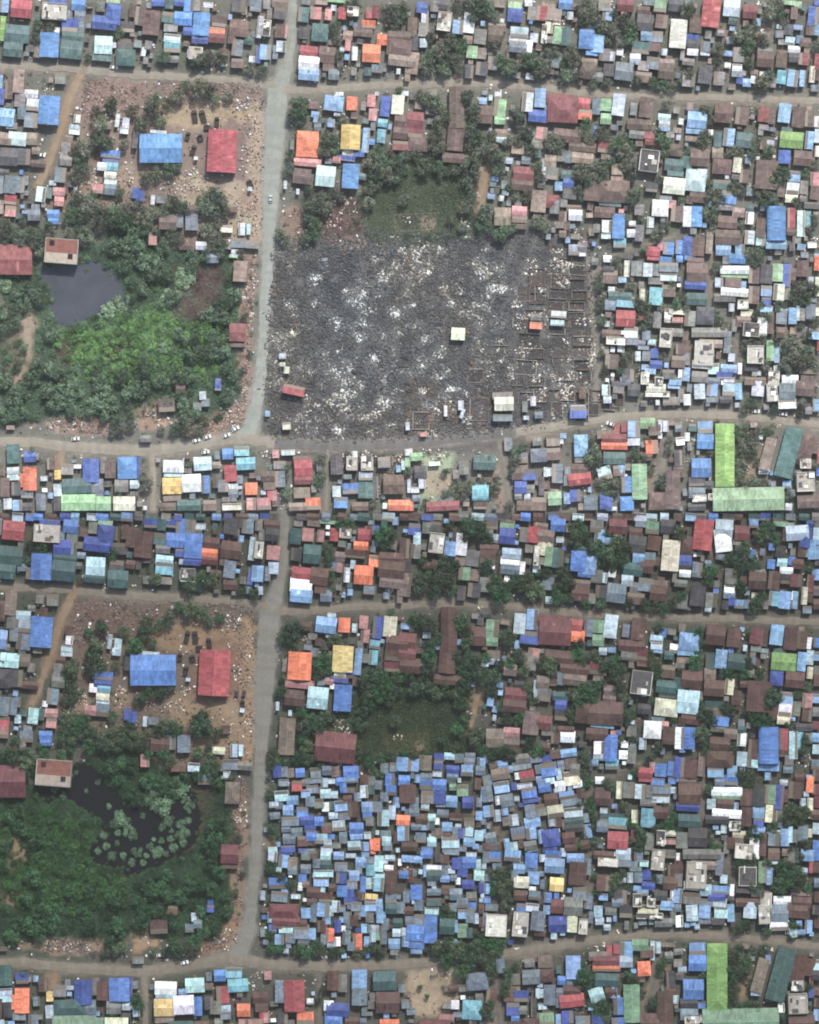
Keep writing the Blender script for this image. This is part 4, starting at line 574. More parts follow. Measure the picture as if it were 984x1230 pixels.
LND = [(f'upper {n}', x, y) for n, x, y in LMK] + [(f'lower {n}', x+OFX, y+OFY) for n, x, y in LMK] + \
 [('white slab in ashes',550,401),('red sheet in ashes',352,467),('ash-covered middle',460,360),('orange roof among ruins',644,391),
  ('bare shanty pit',488,1046),('salmon shanty roof',484,985),('big blue shanty roof',500,1120),('lane-side yellow roof',669,1061),
  ('orange roadside roofs',430,1130),('red-brown shanty roof',342,1093),('lane-side dark blue roof',662,1008),('northern twin blue roofs',490,917),
  ('north-west white shanty roof',350,990),('maroon barn',403,897),('big roadside trees',560,1150)]
ORD = ['first','second','third','fourth','fifth','sixth','seventh','eighth','ninth','tenth','eleventh','twelfth','thirteenth','fourteenth','fifteenth','sixteenth']
DIR = ['east','north-east','north','north-west','west','south-west','south','south-east']
def singled(items):
    """items: (x, y, description). Returns labels: n-th <description> going <direction> from <landmark>."""
    b = {}
    for i, (x, y, d) in enumerate(items):
        nm, lx, ly = min(LND, key=lambda q: (q[1]-x)**2+(q[2]-y)**2 + (1e6 if (q[2] > 615) != (y > 615) else 0) + (1e6 if (q[1]-x)**2+(q[2]-y)**2 < 30 else 0))
        k = int(round(math.degrees(math.atan2(ly-y, x-lx))/45)) % 8
        b.setdefault((d, nm, k), []).append((math.hypot(x-lx, y-ly), i))
    out = [None]*len(items)
    for (d, nm, k), l in b.items():
        for r, (_, i) in enumerate(sorted(l)):
            out[i] = (f'{ORD[r]} {d} going {DIR[k]} from the {nm}' if len(l) > 1 else f'{d} lying {DIR[k]} of the {nm}')
    return out

# ------------------------------------------------------------------ houses
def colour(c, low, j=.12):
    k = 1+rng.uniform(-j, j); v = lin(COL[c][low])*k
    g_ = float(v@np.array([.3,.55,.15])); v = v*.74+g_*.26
    v = v*.93+np.array([.030,.030,.029]) if not low else v*.97   # upper scene's pale haze painted in by lifting its colours      # greyed in both scenes
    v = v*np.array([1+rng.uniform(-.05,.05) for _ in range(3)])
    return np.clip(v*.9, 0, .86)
def house_shape(a, b, c, low, st, big):
    """list of (part name, material, MB[, sub-parts]) in the house's own metres"""
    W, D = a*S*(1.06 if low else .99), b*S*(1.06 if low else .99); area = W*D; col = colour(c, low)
    wall = tuple(np.clip(lin((150,140,128) if not low else (112,104,92))*rng.uniform(.6,1.2), 0, 1))
    h = min(5.6, 2.5+.055*math.sqrt(area)*4+rng.uniform(0,.7)); out = []
    u0, v0 = rng.uniform(0, 900), rng.uniform(0, 900); t = tuple(col)
    if c == 'q':                             # flat concrete roof: parapets, stair heads, terraces at several levels
        h += rng.uniform(.6, 2.4); mb = MB(); mb.box(-W/2,-D/2,-.3,W/2,D/2,h,t); out.append(('wall','concrete',mb))
        brick = W > 14; PAL = ((240,240,230),(228,225,212),(190,186,176),(96,94,94),(176,170,158),(246,246,240),(120,104,96),(78,78,80))
        f_ = 1 if not low else .72
        rt = tuple(lin((140,98,88) if brick else rng.choice(PAL[1:5]))*f_); mb = MB(); mb.box(-W/2+.3,-D/2+.3,h+.005,W/2-.3,D/2-.3,h+.12,rt); sub = []
        if brick:
            s2 = MB(); s2.box(-W/2+.35,-D/2+.35,h+.12,W/2-.35,-D*.08,h+.2,tuple(lin((176,164,150))*f_)); sub.append(('terrace_block','concrete',s2))
            for bx_, by_ in ((-.3,.3),(.28,-.2)): s2 = MB(); s2.box(bx_*W-1.2,by_*D-1.3,h+.21,bx_*W+1.2,by_*D+1.3,h+.26,tuple(lin((52,48,48)))); sub.append(('roof_opening','concrete',s2))
        for k in range(0 if brick else (rng.randint(4, 8) if big else 1)):
            s2 = MB(); cx, cy = rng.uniform(-.38,.38)*W, rng.uniform(-.38,.38)*D; e, e2 = min(rng.uniform(.3,1.6),W*.2), min(rng.uniform(.3,1.8),D*.2)
            s2.box(cx-e,cy-e2,h+.12,cx+e,cy+e2,h+.3+k*.09+rng.uniform(.0,.08),tuple(lin(rng.choice(PAL if not brick else PAL[6:]))*f_)); sub.append(('terrace_block','concrete',s2))
        out.append(('roof_slab','concrete',mb,sub))
        for q in ((-W/2,-D/2,W/2,-D/2+.3),(-W/2,D/2-.3,W/2,D/2),(-W/2,-D/2+.305,-W/2+.3,D/2-.305),(W/2-.3,-D/2+.305,W/2,D/2-.305)):
            if rng.random() < .7: mb = MB(); mb.box(q[0],q[1],h+.003,q[2],q[3],h+rng.uniform(.3,.9),tuple(lin(rng.choice(((232,230,216),(206,202,190),(176,172,162))))*f_)); out.append(('parapet','concrete',mb))
        return out
    ex = W >= D*.92 if st != 'ns' else False  # ridge runs along x
    if min(W, D) < 2.9 or (not big and rng.random() < .5): kind = 'mono'
    elif st: kind = st
    else: kind = 'hip' if (rng.random() < .10 and area > 40) else 'gable'
    hw, hd = W/2, D/2; mb = MB(); ix, iy = hw-.22, hd-.22
    pit = math.tan(math.radians(rng.uniform(13, 24)))
    def P(l, k, z): return (l, k, z) if ex else (-k, l, z)   # l along the ridge, k across
    L, K = (hw, hd) if ex else (hd, hw); rise = K*pit
    def sl(pts, uv): m2 = MB(); m2.slab(pts, tuple(col*rng.uniform(.93,1.07)), uv); return m2
    if kind == 'mono':
        rise = min(.9, K*2*.16); s_ = 1 if rng.random() < .62 else -1
        mb.box(-ix,-iy,-.3,ix,iy,h-.12,wall); out.append(('wall','wall',mb))
        z = lambda k: h+(rise/2)*(-s_*k/K)
        out.append(('roof','sheet',sl([P(-L,-K,z(-K)),P(L,-K,z(-K)),P(L,K,z(K)),P(-L,K,z(K))], [(u0,v0),(u0+2*L,v0),(u0+2*L,v0+2*K),(u0,v0+2*K)])))
        return out
    if kind == 'barrel':
        mb.box(-ix,-iy,-.3,ix,iy,h-.1,wall); out.append(('wall','wall',mb)); m2 = MB(); n = 8; ex_r = K*.55
        ang = [math.pi*q/n for q in range(n+1)]
        for q in range(n):
            k1, z1, k2, z2 = -K*math.cos(ang[q]), h+ex_r*math.sin(ang[q]), -K*math.cos(ang[q+1]), h+ex_r*math.sin(ang[q+1])
            m2.quad([P(-L,k1,z1),P(L,k1,z1),P(L,k2,z2),P(-L,k2,z2)], t, [(u0,v0+q),(u0+2*L,v0+q),(u0+2*L,v0+q+1),(u0,v0+q+1)])
        for e in (-L+.1, L-.1): m2.quad([P(e,-K*math.cos(q),h+ex_r*math.sin(q)) for q in ang], wall)
        out.append(('roof','sheet',m2)); return out
    hip = min(L*.8, K) if kind == 'hip' else 0
    # wall with gable tops
    A, B = (ix, iy) if ex else (iy, ix); zr = h+rise*(B/K)-.12
    if hip: mb.box(-ix,-iy,-.3,ix,iy,h-.1,wall)
    else:
        for s_ in (-1, 1):
            mb.quad([P(-A,s_*B,-.3),P(A,s_*B,-.3),P(A,s_*B,h-.1),P(-A,s_*B,h-.1)], wall)
            mb.quad([P(s_*A,-B,-.3),P(s_*A,B,-.3),P(s_*A,B,h-.1),P(s_*A,0,zr),P(s_*A,-B,h-.1)], wall)
    out.append(('wall','wall',mb))
    e = h-.05
    for s_ in (-1, 1):
        pts = [P(-L,s_*K,e),P(L,s_*K,e),P(L-hip,s_*.01,h+rise),P(-L+hip,s_*.01,h+rise)]
        uv = [(u0,v0),(u0+2*L,v0),(u0+2*L-hip,v0+K),(u0+hip,v0+K)]
        if s_ > 0: pts = pts[::-1]; uv = uv[::-1]
        sub = []
        if big and rng.random() < .15 and K > 1.8 and not hip:   # a patch of newer or older sheet
            w_, c0 = rng.uniform(.7,1.6), rng.uniform(-L*.7, L*.5); k0, k1 = sorted((rng.uniform(.1,.5), rng.uniform(.6,.95)))
            m3 = MB(); zz = lambda q: e+(h+rise-e)*(1-q)+.04
            q4 = [P(c0,s_*K*k1,zz(k1)),P(c0+w_,s_*K*k1,zz(k1)),P(c0+w_,s_*K*k0,zz(k0)),P(c0,s_*K*k0,zz(k0))]
            m3.slab(q4[::-1] if s_ > 0 else q4, tuple(np.clip(col*rng.choice((.5,.62,1.6,2.0)),0,.85)), [(u0,0),(u0+w_,0),(u0+w_,2),(u0,2)], .03)
            sub.append(('roof_patch','sheet',m3))
        out.append(('roof_slope','sheet',sl(pts, uv), sub)); u0 += 37.3
    if hip:
        for s_ in (-1, 1):
            pts = [P(s_*L,-K,e),P(s_*L,K,e),P(s_*(L-hip),.01,h+rise),P(s_*(L-hip),-.01,h+rise)]
            if s_ < 0: pts = pts[::-1]
            out.append(('roof_slope','sheet',sl(pts, [(u0,v0),(u0+2*K,v0),(u0+K,v0+hip),(u0+K,v0+hip)])))
    if big:
        mb = MB(); r_ = .16; rc = tuple(np.clip(col*1.25+.02,0,.85)); zt = h+rise
        for s_ in (-1, 1):
            q = [P(-L+hip,s_*r_,zt-.02),P(L-hip,s_*r_,zt-.02),P(L-hip,0,zt+.07),P(-L+hip,0,zt+.07)]
            mb.quad(q if s_ < 0 else q[::-1], rc)
        out.append(('ridge_cap','sheet',mb))
    return out

def dedupe_key(r): return -(r[2]*r[3])
vis = [r for r in roofs if 0 < r[0] < 984 and -2 < r[1] < 1232]
vis.sort(key=dedupe_key)
flat = [r for r in vis if r[4] == 'q'][:120]; pitched = [r for r in vis if r[4] != 'q']
groups = [('concrete_building','concrete building','flat-roofed concrete buildings',flat), ('house','house','sheet-roofed houses of the settlement',pitched[:300]),
          ('shack','shack','small shacks crowded between the houses',pitched[300:600])]
def size_word(r):
    a = r[2]*r[3]; lr = max(r[2],r[3])/min(r[2],r[3])
    return 'long ' if lr > 1.9 else ('large ' if a > 420 else ('small ' if a < 150 else ''))
jobs = []
for nm, cat, grp, L in groups:
    for r in L:
        d = f'{size_word(r)}flat concrete building' if nm == 'concrete_building' else f'{size_word(r)}{CN[r[4]]}-roofed {nm}'
        jobs.append((nm, cat, grp, r, d))
labs = singled([(j[3][0], j[3][1], j[4]) for j in jobs])
for (nm, cat, grp, r, d), lab in zip(jobs, labs):
    x, y, a, b, c, t, low, st = r
    root = empty(nm, X(x), Y(y), t); tag(root, lab, cat, grp)
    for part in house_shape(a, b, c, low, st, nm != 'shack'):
        o = part[2].obj(part[0], M[part[1]], root)
        for s2 in (part[3] if len(part) > 3 else []): s2[2].obj(s2[0], M[s2[1]], o)
mass = {'sheet': MB(), 'wall': MB(), 'concrete': MB()}
for r in pitched[600:]+[q for q in roofs if not (0 < q[0] < 984 and -2 < q[1] < 1232)]:
    x, y, a, b, c, t, low, st = r
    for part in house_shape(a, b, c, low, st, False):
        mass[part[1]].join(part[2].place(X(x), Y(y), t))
o = mass['sheet'].obj('shanty_roofs', M['sheet']); tag(o, 'mass of tiny tin roofs crowded into the gaps between larger houses', 'shanties', kind='stuff')
tag(mass['wall'].obj('shanty_walls', M['wall'], o), kind='stuff')

# ------------------------------------------------------------------ trees
def crown_mesh(name, seed, nb, nq, flat_=.62, spiky=False):
    r = np.random.default_rng(seed)
    th = r.random(nb)*6.283; rad = np.sqrt(r.random(nb))*.66; bz = r.normal(0, .28, nb)*flat_+.25*(1-rad)
    bc = np.stack([rad*np.cos(th), rad*np.sin(th), bz], 1); br = r.uniform(.24, .44, nb)
    k = r.integers(0, nb, nq); d = r.normal(size=(nq,3)); d /= np.linalg.norm(d, axis=1)[:,None]; d[:,2] = np.abs(d[:,2])*.9-.15
    p = bc[k]+d*br[k][:,None]*r.uniform(.65,1.08,nq)[:,None]
    n = d+r.normal(0,.45,(nq,3)); n /= np.linalg.norm(n, axis=1)[:,None]
    u = np.cross(n, r.normal(size=(nq,3))); u /= np.linalg.norm(u, axis=1)[:,None]; v = np.cross(n, u)
    s = r.uniform(.055,.12,nq)[:,None]; s2 = s*r.uniform(.5,1.0,nq)[:,None]
    Vv = np.stack([p-u*s, p+v*s2*.8-u*s*.1, p+u*s, p-v*s2*.8+u*s*.1], 1).reshape(-1,3)
    tone = (r.uniform(.7,1.3,nb)[k]*r.uniform(.75,1.25,nq))[:,None]*np.array([1,1,1])
    tone = tone*np.stack([r.uniform(.85,1.2,nq), np.ones(nq), r.uniform(.8,1.15,nq)],1)
    return Vv, np.arange(nq*4).reshape(-1,4), tone
CR = [crown_mesh('crown', 100+k, 13+k % 5, 900) for k in range(10)]
CM = [np_mesh('crown', *CR[k], M['leaf']) for k in range(10)]
def trunk_mb():
    mb = MB(); n = 7; prof = [(0,.075),(.35,.055),(.7,.045),(1.0,.025)]
    ring = [[(r_*math.cos(6.283*q/n)+.03*z, r_*math.sin(6.283*q/n), z) for q in range(n)] for z, r_ in prof]
    for a, b in zip(ring, ring[1:]):
        for q in range(n): mb.quad([a[q],a[(q+1)%n],b[(q+1)%n],b[q]], (1,1,1))
    for ang in (0, 1.3, 2.5, 3.9, 5.2):      # limbs
        dx, dy = math.cos(ang), math.sin(ang); z0 = .55+.06*ang
        for s_ in (-1, 1):
            w_ = .022
            mb.quad([(-dy*w_*s_,dx*w_*s_,z0),(dx*.55-dy*.008,dy*.55+dx*.008,z0+.4),(dx*.55+dy*.008,dy*.55-dx*.008,z0+.4),(dy*w_*s_,-dx*w_*s_,z0-.06)], (1,1,1))
    return mb
tm = trunk_mb().mesh('trunk'); tm.materials.append(M['trunk'])
trees.sort(key=lambda q: -q[2])
def leafcol(low, x, y, bush=False):
    if bush: c = lin((124,156,116)) if not low else lin((92,122,94))
    else:
        c = lin(rng.choice(((94,112,88),(84,102,86),(108,116,96),(82,112,82),(100,108,92)))) if not low else lin(rng.choice(((66,94,66),(56,82,62),(78,96,70),(54,96,62),(62,80,62))))
    if not bush and inpoly(MARSH if not low else MARSH_L, x, y): c = lin((92,120,92) if not low else (58,92,62))*rng.uniform(.85,1.15)
    g_ = float(c.mean()); c = (c*.72+g_*.28) if not low else (c*.9+g_*.1)
    return c*rng.uniform(.65,1.3)*(1.12 if not low else .98)
tv = [q for q in trees if 0 < q[0] < 984 and 0 < q[1] < 1230]
ind, rest = tv[:300], tv[300:]
TD = []
for x, y, d, low in ind:
    TD.append((x, y, ('wide ' if d > 20 else ('broad ' if d > 17.5 else ''))+'leafy green tree'))
tl = singled(TD)
for (x, y, d, low), lab in zip(ind, tl):
    R = d*S/2*1.22; hgt = min(9.0, 2.6+R*1.15)+rng.uniform(-.5,.8)
    if inpoly(MARSH if not low else MARSH_L, x, y): hgt *= .7
    root = empty('tree', X(x), Y(y)); tag(root, lab, 'tree', 'trees standing among the houses and round the pond')
    t_ = bpy.data.objects.new('trunk', tm); C.objects.link(t_); t_.parent = root; t_.scale = (hgt*.55, hgt*.55, hgt*.8)
    c_ = bpy.data.objects.new('crown', rng.choice(CM)); C.objects.link(c_); c_.parent = root; c_.location = (0,0,hgt*.62)
    c_.scale = (R*rng.uniform(.92,1.1), R*rng.uniform(.92,1.1), R*.95); c_.rotation_euler = (0,0,rng.uniform(0,6.28))
    lc = leafcol(low, x, y); c_.color = (*[float(q) for q in lc], 1)
VV, FF, CC = [], [], []; nv = 0
def add_leaf(k, x, y, z, R, rz, col, flat_=.95, part=1.0):
    global nv
    Vv, Fq, tone = CR[k]; m = int(len(Fq)*part)
    p = Vv[:m*4]; c_, s_ = math.cos(rz), math.sin(rz)
    q = np.stack([p[:,0]*c_-p[:,1]*s_, p[:,0]*s_+p[:,1]*c_, p[:,2]*flat_], 1)*R+np.array([x,y,z])
    VV.append(q); FF.append(Fq[:m]+nv); CC.append(tone[:m]*col); nv += m*4
for x, y, d, low in rest:
    R = d*S/2*1.22; add_leaf(rng.randrange(10), X(x), Y(y), min(8,2.4+R*1.1)*.62, R, rng.uniform(0,6.28), leafcol(low, x, y), .95, .75)
# bright bushy growth in the marsh
for low, P, n, cc_ in ((0, [(64,402),(100,394),(150,378),(205,372),(266,388),(272,430),(246,456),(150,460),(80,452)], 480, (118,156,100)), (0, MARSH, 420, (92,120,92)),
                       (1, [(0,965),(60,972),(108,998),(112,1040),(150,1056),(150,1090),(60,1100),(0,1080)], 520, (64,98,58)), (1, shift(MARSH), 420, (58,88,62))):
    k = 0; xs = [q[0] for q in P]; ys = [q[1] for q in P]
    while k < n:
        x, y = rng.uniform(min(xs),max(xs)), rng.uniform(min(ys),max(ys))
        if not inpoly(P, x, y): continue
        k += 1
        if inpoly(POND_T if not low else POND_L, x, y) or (not low and 205 < x < 262 and 315 < y < 385 or low and 222 < x < 258 and 930 < y < 1000): continue
        R = rng.uniform(.8, 2.8); add_leaf(rng.randrange(10), X(x), Y(y), .45*R, R, rng.uniform(0,6.28), lin(cc_)*rng.uniform(.45,1.55), .9, .4)
for low, P in ((0, POND_T), (1, POND_L)):    # reeds and scum along the water's edge
    for k in range(200 if low else 150):
        x, y = rng.choice(P); x += rng.gauss(0,3.2); y += rng.gauss(0,3.2)
        R = rng.uniform(.4,1.5); add_leaf(rng.randrange(10), X(x), Y(y), .3*R-.1, R, rng.uniform(0,6.28), lin((66,92,62) if low else (98,122,92))*rng.uniform(.6,1.4), .8, .3)
for low in (0, 1):                           # rough edge of the playing field
    for k in range(170):
        t = rng.random()*len(FIELD); i = int(t); (x1,y1),(x2,y2) = FIELD[i], FIELD[(i+1) % len(FIELD)]; t -= i
        x, y = x1+(x2-x1)*t+rng.gauss(0,5)+low*OFX, y1+(y2-y1)*t+rng.gauss(0,5)+low*OFY
        R = rng.uniform(.6,1.9); add_leaf(rng.randrange(10), X(x), Y(y), .4*R, R, rng.uniform(0,6.28), leafcol(low, x, y), .8, .3)
# low shrubs in left-over gaps
for k in range(7000):
    x, y = rng.uniform(0,984), rng.uniform(0,1228); low = 1 if y > 615 else 0
    if abs(y-615) < 4 or occ[int(y), int(x)]: continue
    tx, ty = x-low*OFX, y-low*OFY
    if inpoly(BURN, tx, ty) or inpoly(FIELD, tx, ty) or inpoly(MARSH, tx, ty): continue
    if 205 < tx < 318 and 110 < ty < 300: continue
    if inpoly(POND_T, x, y) or inpoly(POND_L, x, y): continue
    R = rng.uniform(.7, 1.9); sl = occ[max(0,int(y-3)):int(y+3), max(0,int(x-3)):int(x+3)]
    if sl.mean() > .35: continue
    if rng.random() < .42: add_leaf(rng.randrange(10), X(x), Y(y), R*.5, R, rng.uniform(0,6.28), leafcol(low, x, y)*1.05, .8, .22)
o = bpy.data.objects.new('foliage', np_mesh('foliage', np.concatenate(VV), np.concatenate(FF), np.concatenate(CC), M['leaf'])); C.objects.link(o)
tag(o, 'small trees and shrubs filling the gaps between the houses', 'foliage', kind='stuff')
# pond-side bushes: pale green domes
bl = singled([(x, y, 'pale pond plant clump') for x, y, d, low in bushes])
for (x, y, d, low), lab in zip(bushes, bl):
    root = empty('pond_plant', X(x), Y(y), z=-.2); tag(root, lab, 'plant', 'rounded plant clumps in and beside the pond'); R = d*S/2*(1.4 if not low else 1.75)
    c_ = bpy.data.objects.new('leaves', rng.choice(CM)); C.objects.link(c_); c_.parent = root; c_.location = (0,0,.45*R*.6+.1); c_.scale = (R,R,R*.6)
    lc = leafcol(low, x, y, True); c_.color = (*[float(q) for q in lc], 1); c_.rotation_euler = (0,0,rng.uniform(0,6.28))
    s_ = bpy.data.objects.new('stem', tm); C.objects.link(s_); s_.parent = root; s_.scale = (R*.5,R*.5,R*.3)
# marsh ground cover
def cover(poly, n, colf, hole=(), size=(.12,.36), z=(.1,1.8)):
    xs = [p[0] for p in poly]; ys = [p[1] for p in poly]; pts = []
    while len(pts) < n:
        x, y = rng.uniform(min(xs),max(xs)), rng.uniform(min(ys),max(ys))
        if inpoly(poly, x, y) and not any(inpoly(h_, x, y) for h_ in hole): pts.append((x, y))
    p = np.array(pts); cl = np.array([colf(x, y) for x, y in pts])*nr.uniform(.7,1.3,(n,1))
    P3 = np.stack([X(p[:,0]), Y(p[:,1]), nr.uniform(z[0],z[1],n)], 1)
    nn = nr.normal(0,.5,(n,3)); nn[:,2] = 1; nn /= np.linalg.norm(nn,axis=1)[:,None]
    u = np.cross(nn, nr.normal(size=(n,3))); u /= np.linalg.norm(u,axis=1)[:,None]; v = np.cross(nn,u)
    s = nr.uniform(size[0],size[1],n)[:,None]; s2 = s*nr.uniform(.4,.9,n)[:,None]
    return np.stack([P3-u*s,P3+v*s2,P3+u*s,P3-v*s2],1).reshape(-1,3), cl
def marsh_top(x, y):
    d1 = math.hypot((x-105)/45, (y-412)/30); d2 = math.hypot((x-195)/42,(y-385)/42)
    k = max(0, 1-min(d1,d2)+rng.uniform(-.15,.15)); a = lin((88,108,86)); b = lin((116,150,98)); c = a*(1-min(1,k*1.7))+b*min(1,k*1.7)
    if 205 < x < 265 and 315 < y < 388 and rng.random() < .8 or math.hypot((x-78)/12,(y-425)/14) < rng.uniform(.3,1.3) or math.hypot((x-142)/14,(y-424)/10) < rng.uniform(.3,1.3): c = lin((100,86,77))
    return c*rng.uniform(.7,1.2)*mottle(x, y)
def mottle(x, y):
    i, j = int((y+30)/ST), int((x+30)/ST); return max(.25, 1+2.2*(N2[i,j]-.5)+1.4*(N1[i,j]-.5))
def marsh_low(x, y):
    k = max(0, 1-math.hypot((x-65)/70,(y-1010)/60)); a = lin((52,74,52)); b = lin((64,98,58)); c = a*(1-k)+b*k
    if 214 < x < 262 and 920 < y < 995: c = lin((78,64,54)) if rng.random() < .6 else c*.8
    return c*rng.uniform(.7,1.2)*mottle(x, y)
TRK = [(8,372),(38,372),(44,402),(38,440),(30,462),(16,462),(26,420),(8,404)]
V1, c1 = cover(MARSH, 40000, marsh_top, (POND_T, TRK)); V2, c2 = cover(shift(MARSH), 34000, marsh_low, (POND_L, shift(TRK)))
V3, c3 = cover(FIELD, 6000, lambda x, y: lin((84,98,74))*rng.uniform(.5,1.5), (), (.15,.5), (.14,.7)); V4, c4 = cover(shift(FIELD), 6000, lambda x, y: lin((56,72,48))*rng.uniform(.5,1.5), (), (.15,.5), (.14,.7))
Vg = np.concatenate([V1,V2,V3,V4]); cg = np.concatenate([c1,c2,c3,c4])
o = bpy.data.objects.new('ground_cover', np_mesh('ground_cover', Vg, np.arange(len(Vg)).reshape(-1,4), cg, M['leaf'])); C.objects.link(o)
tag(o, 'marsh weeds and rough grass round the ponds and playing fields', 'weeds', kind='stuff')

# ------------------------------------------------------------------ burnt ruins, rubble and litter
def bits(name, x, y, L, Wd, H, rz, tl, z, col):
    n = len(x); b = np.array([[-1,-1,0],[1,-1,0],[1,1,0],[-1,1,0],[-1,-1,1],[1,-1,1],[1,1,1],[-1,1,1]], float)
    p = b[None]*np.stack([L/2,Wd/2,H],1)[:,None,:]
    zt = p[:,:,2]+p[:,:,0]*np.tan(tl)[:,None]
    cx, sx = np.cos(rz)[:,None], np.sin(rz)[:,None]
    Vb = np.stack([X(x)[:,None]+p[:,:,0]*cx-p[:,:,1]*sx, Y(y)[:,None]+p[:,:,0]*sx+p[:,:,1]*cx, z[:,None]+zt], 2).reshape(-1,3)
    f = np.array([[4,5,6,7],[0,1,5,4],[1,2,6,5],[2,3,7,6],[3,0,4,7]])
    Fb = (f[None]+8*np.arange(n)[:,None,None]).reshape(-1,4)
    return np_mesh(name, Vb, Fb, np.repeat(col, 5, axis=0), M['bit'])
bx, by = [], []
while len(bx) < 30000:
    x, y = rng.uniform(318,718), rng.uniform(282,530)
    if inpoly(BURN, x, y) and (x < 612 or rng.random() < .45): bx.append(x); by.append(y)
bx, by = np.array(bx)+nr.normal(0,3.5,len(bx)), np.array(by)+nr.normal(0,3.5,len(by)); n = len(bx)
ii = np.clip(((by+30)/ST).astype(int),0,sh[0]-1); jj = np.clip(((bx+30)/ST).astype(int),0,sh[1]-1)
dens = N2[ii,jj]*.6+N1[ii,jj]*.4
cm = np.zeros(n)
for x, y, a, b, low in clut:
    if not low: cm = np.maximum(cm, np.clip(1.25-np.hypot((bx-x)/(a*.6+1), (by-y)/(b*.6+1)), 0, 1))
br = nr.random(n)*.85+(N2[ii,jj]-.5)*1.5+(N1[ii,jj]-.5)*.8+cm*.7-.03+.06*np.sin(bx*.9+by*.35)
pal = np.empty((n,3)); pal[:] = lin((88,89,91))
pal[br > .5] = lin((108,109,110)); pal[br > .75] = lin((140,138,132)); pal[br > .95] = lin((190,187,178)); pal[br > 1.1] = lin((222,220,208)); pal[br > 1.25] = lin((250,248,238))
rs = nr.random(n) < .05; pal[rs] = lin((130,114,100)); rs = nr.random(n) < .02; pal[rs] = lin((120,128,140)); rs = nr.random(n) < .08; pal[rs] = lin((70,70,72))
pal *= nr.uniform(.8,1.2,(n,1))*np.array([1.005,1.0,.97]); tn = np.clip((N3[ii,jj]-.5)*3,-1,1)[:,None]; pal *= 1+tn*np.array([.10,.02,-.10])   # cream and blue-grey drifts
Lb = nr.gamma(2.0,.28,n)+.22; Wb = np.minimum(Lb*nr.uniform(.12,.8,n), .6); big_ = nr.random(n) < .02; Lb[big_] *= 1.5; Wb[big_] = Lb[big_]*nr.uniform(.4,.9,big_.sum())
nw = 170                                     # wall stubs and plot lines still standing in the ash
wx, wy = nr.uniform(334,612,nw), nr.uniform(300,520,nw); pal[:nw] = np.array([lin(c_) for c_ in ((84,82,82),(134,130,124),(110,106,102),(160,154,144))])[nr.integers(0,4,nw)]
bx[:nw], by[:nw] = wx, wy; Lb[:nw] = nr.uniform(1.2,4.5,nw); Wb[:nw] = nr.uniform(.15,.3,nw)
Hb = nr.uniform(.03,.14,n); Hb[:nw] = nr.uniform(.2,.9,nw); Rb = nr.choice([0,1.57],n)+nr.normal(.1,.6,n); Rb[:nw] = nr.choice([0,1.57],nw)+nr.normal(-.05,.35,nw)
Tb = nr.normal(0,.12,n); Tb[:nw] = 0
o = bpy.data.objects.new('burnt_debris', bits('burnt_debris', bx, by, Lb, Wb, Hb, Rb, Tb, nr.uniform(.0,.15,n), np.clip(pal,0,.88))); C.objects.link(o)
tag(o, 'grey ash and twisted pale roofing sheets strewn over the burnt block', 'debris', kind='stuff')
# bright litter heaps elsewhere, red brick rubble, yard clutter
bx, by, cl, Lb = [], [], [], []
for x, y, a, b, low in clut:
    if not low and inpoly(BURN, x, y) and x < 612: continue
    m = int(4+a*b*.10)
    for k in range(m):
        bx.append(x+rng.uniform(-.5,.5)*a); by.append(y+rng.uniform(-.5,.5)*b)
        c = rng.choice(((250,250,245),(246,240,226),(226,214,196),(190,176,160),(150,130,118),(110,98,92)))
        cl.append(lin(c)*(1 if not low else .8)); Lb.append(rng.uniform(.2,1.1))
def scatter(poly, n, cols, s=(.2,.8), low=None):
    for lw in ((0,1) if low is None else (low,)):
        P = shift(poly) if (lw and low is None) else poly; xs = [p[0] for p in P]; ys = [p[1] for p in P]; k = 0
        while k < n:
            x, y = rng.uniform(min(xs),max(xs)), rng.uniform(min(ys),max(ys))
            if not inpoly(P, x, y) or N2[int((y+30)/ST), int((x+30)/ST)] < rng.uniform(.3,.75): continue
            k += 1; bx.append(x); by.append(y); cl.append(lin(rng.choice(cols))*(1 if not lw else .62)*rng.uniform(.8,1.2)); Lb.append(rng.uniform(*s))
RED = ((164,146,138),(146,124,115),(186,170,160),(120,104,98),(132,116,108)); TAN = ((176,162,145),(150,134,118),(120,108,99),(196,186,172),(104,94,88))
scatter([(98,94),(316,100),(316,130),(200,124),(160,150),(98,150)], 1500, RED)
scatter([(92,200),(240,206),(300,250),(300,300),(200,300),(120,250),(92,240)], 1300, TAN)
scatter([(60,500),(140,504),(136,521),(60,518)], 700, RED); scatter([(240,502),(296,480),(296,506),(250,522)], 500, RED)
scatter([(288,310),(308,310),(298,480),(286,470)], 700, RED); scatter([(290,120),(318,120),(316,290),(300,290)], 400, TAN)
scatter([(352,250),(434,236),(436,292),(352,296)], 500, ((112,84,82),(130,98,92),(92,70,70),(170,140,130)), low=0)
scatter([(400,545),(500,545),(500,580),(400,580)], 500, ((112,112,112),(190,186,176),(90,88,88),(150,130,112)), low=0)
k = 0
